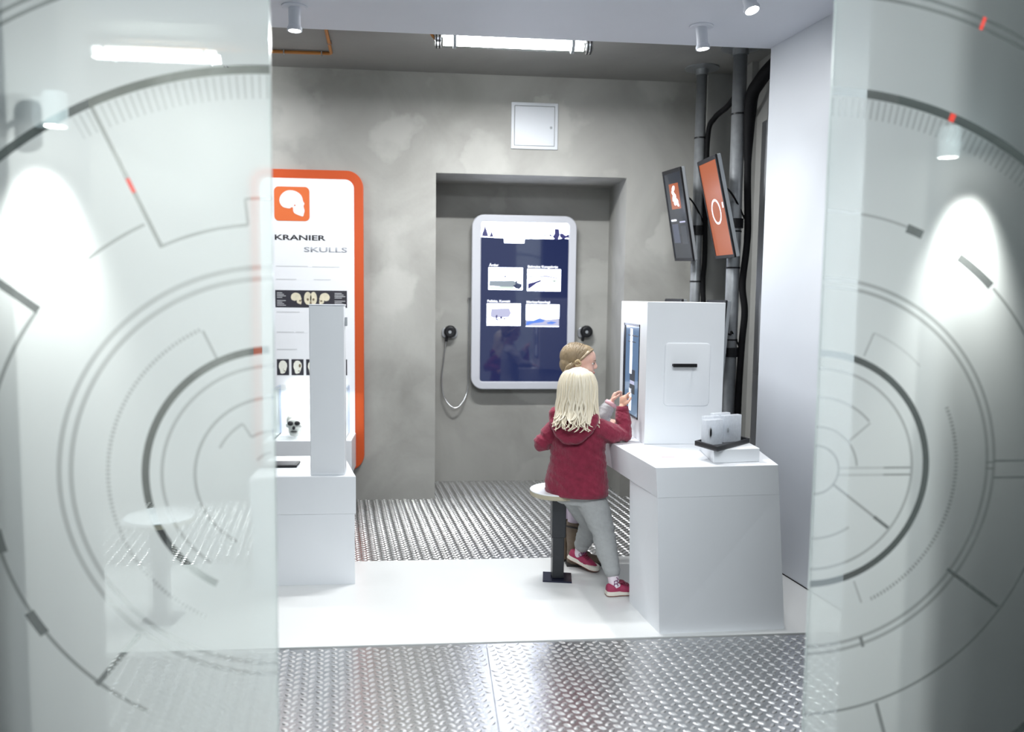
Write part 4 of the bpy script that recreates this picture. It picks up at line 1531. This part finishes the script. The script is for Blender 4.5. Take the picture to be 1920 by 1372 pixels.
# ---- girl in the burgundy fleece, seen from behind
AY = R(-27)
df = Vector((math.sin(R(27)), math.cos(R(27)), 0))
rv = Vector((df.y, -df.x, 0))
HA = Vector((.742, 4.045, 1.030))
b = new()
HPA, _ = head(b, HA, (.78, .62, -.12), .98)
tube([(.735, 4.03, .955), (.735, 4.035, .86)], [.036, .042], 14, b)
loft([(.738, 4.04, .50, .085, .07, AY), (.738, 4.04, .60, .095, .07, AY), (.738, 4.045, .74, .10, .07, AY), (.738, 4.04, .83, .10, .06, AY), (.736, 4.04, .875, .05, .05, AY)], b)
shR, elR, wrR = Vector((.832, 3.985, .835)), Vector((.975, 4.028, .797)), Vector((.974, 4.075, .928))
shL, elL, wrL = Vector((.642, 4.10, .835)), Vector((.556, 4.085, .745)), Vector((.665, 4.235, .730))
chain(b, [shR, elR, wrR], [.033, .028, .021])
chain(b, [shL, elL, wrL], [.033, .028, .021])
hipR, knR, anR = Vector((.795, 4.015, .50)), Vector((.862, 3.962, .305)), Vector((.897, 3.870, .085))
hipL, knL, anL = Vector((.715, 4.06, .50)), Vector((.836, 4.155, .295)), Vector((.800, 4.240, .115))
chain(b, [hipR, knR, anR], [.055, .038, .024])
chain(b, [hipL, knL, anL], [.055, .038, .024])
hand(b, wrR + Vector((0, .002, .006)), (.12, .10, 1.0), (.75, .45, -.1), .88, (35, 50, 45), .25, 1, [(18, 30, 25), (45, 60, 45), (55, 65, 45), (60, 65, 45)])
hand(b, wrL, (.5, .8, -.1), (.2, -.2, -1), .85, (30, 35, 30), .2, -1)
girlA = obj('person', blob(b, .0042, 3), SKIN, None, True)
tag(girlA, 'child in burgundy fleece jacket and grey sweatpants, seen from behind with elbow on the desk', 'person')
# jacket
b = new()
loft([(.733, 4.035, .492, .162, .112, AY), (.733, 4.035, .503, .168, .118, AY), (.735, 4.04, .55, .166, .118, AY), (.736, 4.042, .62, .152, .108, AY), (.737, 4.043, .70, .143, .100, AY), (.738, 4.043, .78, .140, .094, AY), (.738, 4.041, .835, .130, .084, AY), (.737, 4.038, .870, .098, .070, AY), (.736, 4.036, .895, .062, .056, AY), (.736, 4.036, .915, .050, .050, AY)], b)
chain(b, [shR + Vector((-.012, .01, -.012)), shR.lerp(elR, .55) + Vector((0, 0, -.012)), elR, elR.lerp(wrR, .5), wrR + Vector((0, 0, -.014))], [.060, .052, .041, .039, .031])
chain(b, [shL + Vector((.012, -.01, -.012)), shL.lerp(elL, .55), elL, wrL.lerp(elL, .3), wrL], [.060, .050, .044, .040, .034])
jk = obj('fleece_jacket', blob(b, .0055, 5, folds(.0095, 11, 15, 2.0, .0018)), FLEECE, girlA, True)
for nm, a_, c_ in (('cuff', wrR + Vector((.001, -.003, -.030)), wrR + Vector((0, 0, .008))),):
    obj(nm, tube([a_, a_.lerp(c_, .5), c_], [.0335, .0345, .0315], 20), FLEECE, jk, True)
obj('hem_band', loft([(.733, 4.035, .482, .160, .111, AY), (.733, 4.035, .486, .167, .117, AY), (.733, 4.035, .504, .170, .120, AY), (.733, 4.035, .508, .164, .114, AY)]), FLEECE, jk, True)
# hood lying on the back
b = new()


def HB(a, d_, z):
    return Vector((.736, 4.038, z)) + rv * a - df * d_


tube(curve([HB(-.125, .015, .905), HB(-.115, .058, .872), HB(-.075, .098, .820), HB(-.020, .112, .785), HB(.040, .105, .795), HB(.085, .078, .845), HB(.098, .030, .895)], 6), [.022] + [.024] * 11 + [.026] * 13 + [.024] * 11 + [.018], 12, b, True, True)
tube(curve([HB(-.095, .045, .905), HB(-.060, .085, .862), HB(-.015, .100, .832), HB(.040, .088, .845), HB(.075, .052, .890)], 6), [.028] * 25, 12, b, True, True)
tube(curve([HB(-.070, .035, .925), HB(-.02, .070, .890), HB(.045, .050, .915)], 6), [.030] * 13, 12, b, True, True)
ellipsoid(HB(-.01, .055, .86), (.10, .045, .06), Matrix.Rotation(AY, 3, 'Z'), b)
ellipsoid(HB(-.112, .030, .905), (.034, .045, .028), Matrix.Rotation(AY, 3, 'Z'), b)
obj('hood', blob(b, .005, 4, folds(.005, 22, 26, 5.0, .0014)), FLEECE, jk, True)
obj('zip_tab', box((.884, 3.993, .535), (.889, 3.999, .568), bev=.001), YELLOW, jk)
# sweatpants
b = new()
loft([(.745, 4.04, .44, .118, .085, AY), (.742, 4.04, .50, .132, .095, AY), (.740, 4.04, .57, .125, .09, AY)], b)
chain(b, [hipR + Vector((-.005, 0, -.01)), hipR.lerp(knR, .5), knR, knR.lerp(anR, .5), anR + Vector((-.002, .006, .045))], [.080, .073, .060, .053, .040], 18)
chain(b, [hipL, hipL.lerp(knL, .5), knL, knL.lerp(anL, .5), anL + Vector((.004, -.008, .035))], [.075, .070, .058, .050, .040], 18)
tr = obj('sweatpants', blob(b, .0055, 4, folds(.0055, 11, 24, 9.0, .0006)), SWEAT, girlA, True)
for k_, an in ((knR, anR + Vector((-.002, .006, .022))), (knL, anL + Vector((.004, -.008, .014)))):
    dd = (k_ - an).normalized()
    obj('ankle_cuff', tube([an, an + dd * .018, an + dd * .04], [.033, .037, .039], 20), SWEAT, tr, True)
# socks and shoes
heelR, toeR = Vector((.862, 3.852, .008)), Vector((1.040, 3.875, .008))
heelL, toeL = Vector((.742, 4.285, .062)), Vector((.893, 4.180, .009))
for an, he, to in ((anR, heelR, toeR), (anL, heelL, toeL)):
    f_ = (to - he).normalized()
    up_ = Vector((0, 0, 1))
    u_ = (up_ - f_ * up_.dot(f_)).normalized()
    foot = he + f_ * .052 + u_ * .035
    sk_ = obj('sock', blob(tube([foot, foot.lerp(an, .6), an + Vector((0, 0, .03))], [.029, .028, .029], 16), .004, 1, lambda p: .0012 * noise.noise(p * 80)), SOCK, girlA, True)
    for q in (0, 1, 2):
        c_ = foot.lerp(an, .45 + .35 * q) + Vector((-.006 + .012 * q, 0, 0))
        out_ = Vector((.25 - .2 * q, -1, 0)).normalized()
        pts = [c_ + out_ * .0285 + Vector((math.cos(a) * .011, 0, math.sin(a) * .010)) for a in (0, 1.3, 2.5, 3.8, 5.2, 6.28)]
        obj('sock_motif', tube(pts, .0026, 6), SOCK_P, sk_, True)
    shoe_parts(he, to, (0, 0, 1), .182, 'A', girlA)
# pale blond hair: crown cap plus long locks with curled ends
b = new()
fa = Vector((.78, .62, 0)).normalized()
sa = fa.cross(Vector((0, 0, 1))).normalized()
rotA = Matrix((sa, fa, Vector((0, 0, 1)))).transposed()
ellipsoid(HA + Vector((0, 0, .026)) - fa * .014, (.086, .095, .088), rotA, b, 28, 18)
ellipsoid(HA + Vector((0, 0, -.02)) - fa * .034, (.090, .080, .080), rotA, b, 24, 16)
ellipsoid(HA + Vector((0, 0, -.06)) - fa * .040, (.078, .066, .065), rotA, b, 24, 16)
cap_ = blob(b, .0045, 3, lambda p_: .0018 * noise.noise(Vector((p_.x * 60, p_.y * 60, p_.z * 7))))
hrA = obj('hair', cap_, BLOND, girlA, True)
rnd = random.Random(11)
b = new()
for lay, nlk in ((0, 44), (1, 40), (2, 30)):
    for i in range(nlk):
        a = R(-122 + 244 * (i + rnd.uniform(-.3, .3)) / (nlk - 1))             # around the back of the head, 0 = straight back
        o_ = -fa * math.cos(a) + sa * math.sin(a)
        tn = Vector((-o_.y, o_.x, 0))
        grow = (.0, .005, .010)[lay]
        drop = rnd.uniform(-.010, .040) + (.0, .008, .014)[lay]
        wob = rnd.uniform(-.009, .009)
        sg_ = rnd.choice((-1, 1))
        top_ = HA + Vector((0, 0, .107 - .006 * lay)) + o_ * (.012 + .012 * lay) - fa * .014
        m0 = HA + Vector((0, 0, .082)) + o_ * (.060 + grow) - fa * .014
        m1 = HA + Vector((0, 0, .035)) + o_ * (.084 + grow) - fa * .014
        m2 = HA + Vector((0, 0, -.030)) + o_ * (.090 + grow) - fa * .016 + tn * wob
        m3 = HA + Vector((0, 0, -.085)) + o_ * (.092 + grow + rnd.uniform(-.004, .008)) - fa * .018 - tn * wob
        e1 = HA + Vector((0, 0, -.125 - drop)) + o_ * (.098 + grow + rnd.uniform(.0, .020)) - fa * .018 + tn * wob * 1.5
        e2 = e1 + Vector((0, 0, -.018)) + o_ * .004 + tn * sg_ * .007
        e3 = e2 + Vector((0, 0, -.006)) + o_ * .008 + tn * sg_ * .013
        back = max(0.0, o_.dot(-df))
        m3 -= df * .006 * back
        e1 -= df * .022 * back
        e2 -= df * .040 * back
        e3 -= df * .044 * back
        pts = curve([top_, m0, m1, m2, m3, e1, e2, e3], 4)
        n_ = len(pts)
        w0 = rnd.uniform(.0060, .0105)
        rr = [w0 * (.55 + .45 * min(1, j / 5)) * max(.16, 1 - .80 * max(0, (j / (n_ - 1) - .35) / .65) ** 1.3) for j in range(n_)]
        tube(pts, rr, 8, b, True, True, .55, o_)
lk = obj('hair_locks', b, BLOND, hrA, True)
lk['kind'] = 'stuff'
tq = HA + Vector((-.035, -.055, .082))
obj('hair_tie', lathe([(.005, -.004), (.010, -.004), (.010, .004), (.005, .004), (.005, -.004)], tq, (.4, -.3, .6), 14), TEAL, hrA, True)
obj('tied_lock', tube(curve([tq, tq + Vector((-.006, -.022, -.02)), tq + Vector((-.016, -.034, -.055)), tq + Vector((-.022, -.036, -.10))], 5), [.009 - .0003 * j for j in range(16)], 10), BLOND, hrA, True)

# ---- girl in grey behind her, seen in profile
BYaw = R(-90)
HB_ = Vector((.790, 4.335, 1.142))
fb = Vector((.985, -.17, -.10)).normalized()
b = new()
HPB, rotB = head(b, HB_, fb, 1.02)
tube([(.775, 4.345, 1.06), (.772, 4.35, .96)], [.036, .042], 14, b)
loft([(.77, 4.36, .58, .085, .07, BYaw), (.77, 4.36, .70, .095, .07, BYaw), (.77, 4.36, .86, .10, .07, BYaw), (.77, 4.36, .945, .10, .06, BYaw), (.77, 4.355, .985, .05, .05, BYaw)], b)
sR, eR, wR = Vector((.785, 4.262, .945)), Vector((.880, 4.195, .840)), Vector((.942, 4.200, .936))
sL, eL, wL = Vector((.785, 4.455, .945)), Vector((.875, 4.505, .82)), Vector((.985, 4.46, .80))
chain(b, [sR, eR, wR], [.034, .027, .020])
chain(b, [sL, eL, wL], [.034, .027, .020])
h1, k1, a1 = Vector((.765, 4.305, .56)), Vector((.785, 4.31, .31)), Vector((.782, 4.315, .075))
h2, k2, a2 = Vector((.765, 4.405, .56)), Vector((.748, 4.40, .31)), Vector((.742, 4.405, .075))
chain(b, [h1, k1, a1], [.055, .042, .026])
chain(b, [h2, k2, a2], [.055, .042, .026])
hand(b, wR + Vector((.004, 0, .006)), (.35, .05, 1.0), (.9, -.1, -.3), .88, (40, 45, 40), .3, 1, [(30, 35, 30), (50, 50, 40), (60, 55, 40), (62, 55, 40)])
hand(b, wL, (1, -.1, -.1), (0, 0, -1), .85, (15, 20, 20), .3, 1)
girlB = obj('person', blob(b, .0042, 3), SKIN_P, None, True)
tag(girlB, 'child with tied-back dark blond hair, grey sweater and brown boots, standing behind the other', 'person')
for q in (-1, 1):
    obj('eye', ellipsoid(HPB(q * .030, .0705, .006), (.0100, .0085, .0064), rotB), EYE_W, girlB, True)
    obj('iris', ellipsoid(HPB(q * .0315, .0750, .006), (.0062, .0055, .0060), rotB), EYE_D, girlB, True)
    obj('eyebrow', tube([HPB(q * .016, .086, .022), HPB(q * .030, .0845, .026), HPB(q * .044, .074, .022)], [.0016, .0022, .0014], 8), ASHBL, girlB, True)
    obj('eyelash', tube([HPB(q * .020, .0790, .011), HPB(q * .031, .0815, .0130), HPB(q * .042, .073, .010)], [.0012, .0016, .0012], 8), ASHBL, girlB, True)
obj('lips', ellipsoid(HPB(0, .083, -.045), (.0165, .0065, .0055), rotB), LIP, girlB, True)
# sweater
b = new()
loft([(.77, 4.36, .545, .125, .095, BYaw), (.77, 4.36, .60, .130, .098, BYaw), (.77, 4.36, .72, .122, .092, BYaw), (.77, 4.36, .86, .122, .088, BYaw), (.77, 4.358, .93, .115, .078, BYaw), (.77, 4.356, .97, .075, .062, BYaw), (.771, 4.353, 1.0, .052, .052, BYaw)], b)
chain(b, [sR + Vector((-.01, .01, -.01)), sR.lerp(eR, .55), eR, eR.lerp(wR, .5), wR + Vector((-.012, 0, -.014))], [.056, .048, .043, .040, .032])
chain(b, [sL + Vector((-.01, -.01, -.01)), sL.lerp(eL, .55), eL, eL.lerp(wL, .5), wL + Vector((-.014, 0, 0))], [.056, .048, .043, .040, .032])
sw = obj('grey_sweater', blob(b, .0055, 4, folds(.006, 18, 26, 14.0, .001)), MELANGE, girlB, True)
dd = (wR - eR).normalized()
obj('pink_cuff', tube([wR - dd * .016, wR - dd * .004, wR + dd * .006], [.0320, .0335, .0310], 20), PINK, sw, True)
# leggings and tall boots
b = new()
loft([(.768, 4.355, .50, .105, .085, BYaw), (.768, 4.355, .58, .112, .09, BYaw)], b)
chain(b, [h1, h1.lerp(k1, .5), k1, k1.lerp(a1, .45)], [.066, .060, .050, .044], 18)
chain(b, [h2, h2.lerp(k2, .5), k2, k2.lerp(a2, .45)], [.066, .060, .050, .044], 18)
obj('leggings', blob(b, .0055, 4, lambda p: .0006 * noise.noise(p * 60)), LEGG, girlB, True)
for kn, an in ((k1, a1), (k2, a2)):
    b = new()
    tp_ = kn.lerp(an, .22)
    tube([tp_, kn.lerp(an, .55), an + Vector((-.002, 0, .03)), Vector((an.x - .004, an.y, .022))], [.053, .052, .043, .040], 20, b)
    tube([Vector((an.x - .012, an.y, .045)), Vector((an.x + .055, an.y - .006, .040)), Vector((an.x + .115, an.y - .012, .034)), Vector((an.x + .140, an.y - .014, .030))], [.036, .036, .032, .020], 16, b, True, True)
    bt = obj('boot', blob(b, .005, 3, folds(.0028, 22, 34, 4.0, .0006)), BOOT, girlB, True)
    obj('boot_sole', frustum([(an.x - .050, an.y - .030), (an.x + .05, an.y - .040), (an.x + .13, an.y - .044), (an.x + .165, an.y - .014), (an.x + .13, an.y + .022), (an.x + .05, an.y + .032), (an.x - .050, an.y + .030)], .0065, [(an.x - .048, an.y - .028), (an.x + .05, an.y - .038), (an.x + .13, an.y - .042), (an.x + .163, an.y - .014), (an.x + .13, an.y + .020), (an.x + .05, an.y + .030), (an.x - .048, an.y + .028)], .026, bev=.003), SOLE_D, bt)
    q = tp_.lerp(an, .14)
    obj('boot_strap', tube([q + Vector((.056 * math.cos(t_), .056 * math.sin(t_), .004 * math.sin(t_ * 2))) for t_ in [2 * PI * j / 20 for j in range(21)]], .0045, 8), SOLE_D, bt, True)
    obj('strap_buckle', box((q.x + .01, q.y - .063, q.z - .010), (q.x + .030, q.y - .056, q.z + .010), bev=.002), CHROME, bt)
# hair pulled back from the face into a twisted knot at the side
b = new()
ub = Vector((0, 0, 1))
sb = fb.cross(ub).normalized()


def HQ(a, f_, z):
    return HPB(a, f_, z)


ellipsoid(HQ(0, -.024, .030), (.0775, .0890, .0790), rotB, b, 28, 18)
ellipsoid(HQ(0, -.052, -.012), (.0700, .0560, .0620), rotB, b, 24, 16)
ellipsoid(HQ(0, .020, .070), (.056, .046, .030), rotB, b, 24, 16)
for q in (-1, 1):
    tube(curve([HQ(q * .024, .064, .080), HQ(q * .056, .040, .064), HQ(q * .072, .012, .034), HQ(q * .076, -.018, .008), HQ(q * .070, -.052, -.018)], 6), [.006] * 5 + [.011] * 12 + [.016] * 8, 12, b, True, True, .6)
hrB = obj('hair', blob(b, .0038, 3, lambda p: .0016 * noise.noise(Vector((p.x * 14, p.y * 60, p.z * 60)))), ASHBL, girlB, True)
KNOT = M('light_blond_knot', (.50, .38, .22), .45, var=.3, vscale=60, bump=.5, bscale=90)
kc = HQ(.080, -.010, .002)
for k_ in range(3):
    pts = []
    for j in range(15):
        t_ = 2 * PI * j / 14 * 1.15 + k_ * 2.1
        pts.append(kc + (rotB @ Vector((.006 * math.sin(t_ * 1.5 + k_), math.cos(t_) * (.017 - .003 * k_), math.sin(t_) * (.012 + .002 * k_)))))
    obj('hair_knot', tube(pts, [.0065 - .0002 * abs(j - 7) for j in range(15)], 10, None, True, True), KNOT, hrB, True)
obj('braid', tube(curve([HQ(.080, -.034, -.006), HQ(.078, -.058, -.030), HQ(.070, -.070, -.082), HQ(.062, -.072, -.115)], 6), [.016 - .003 * abs(math.sin(j * 1.1)) for j in range(19)], 10), ASHBL, hrB, True)
b = new()
rnd = random.Random(3)
cB, rB = Vector((0, -.024, .030)), Vector((.0775, .0890, .0790))


def on_cap(v, g=1.012):
    v = Vector((v.x / rB.x, v.y / rB.y, v.z / rB.z)).normalized() * g
    q = cB + Vector((v.x * rB.x, v.y * rB.y, v.z * rB.z))
    return HQ(q.x, q.y, q.z)


for i in range(120):
    side = 1 if i % 3 else -1
    w_ = rnd.random()
    st = Vector((side * rnd.uniform(.002, .060), .075 - .13 * w_, .060 + .02 * math.sin(w_ * PI)))
    en = Vector((side * .078, -.010 + rnd.uniform(-.03, .012), -.030 + rnd.uniform(-.016, .010)))
    pts = [on_cap(st.lerp(en, j / 9), 1.008 + .008 * math.sin(PI * j / 9)) for j in range(10)]
    tube(pts, [.0012 + .0014 * math.sin(PI * j / 9) for j in range(10)], 6, b, True, True, .6)
lk = obj('hair_strands', b, ASHBL, hrB, True)
lk['kind'] = 'stuff'
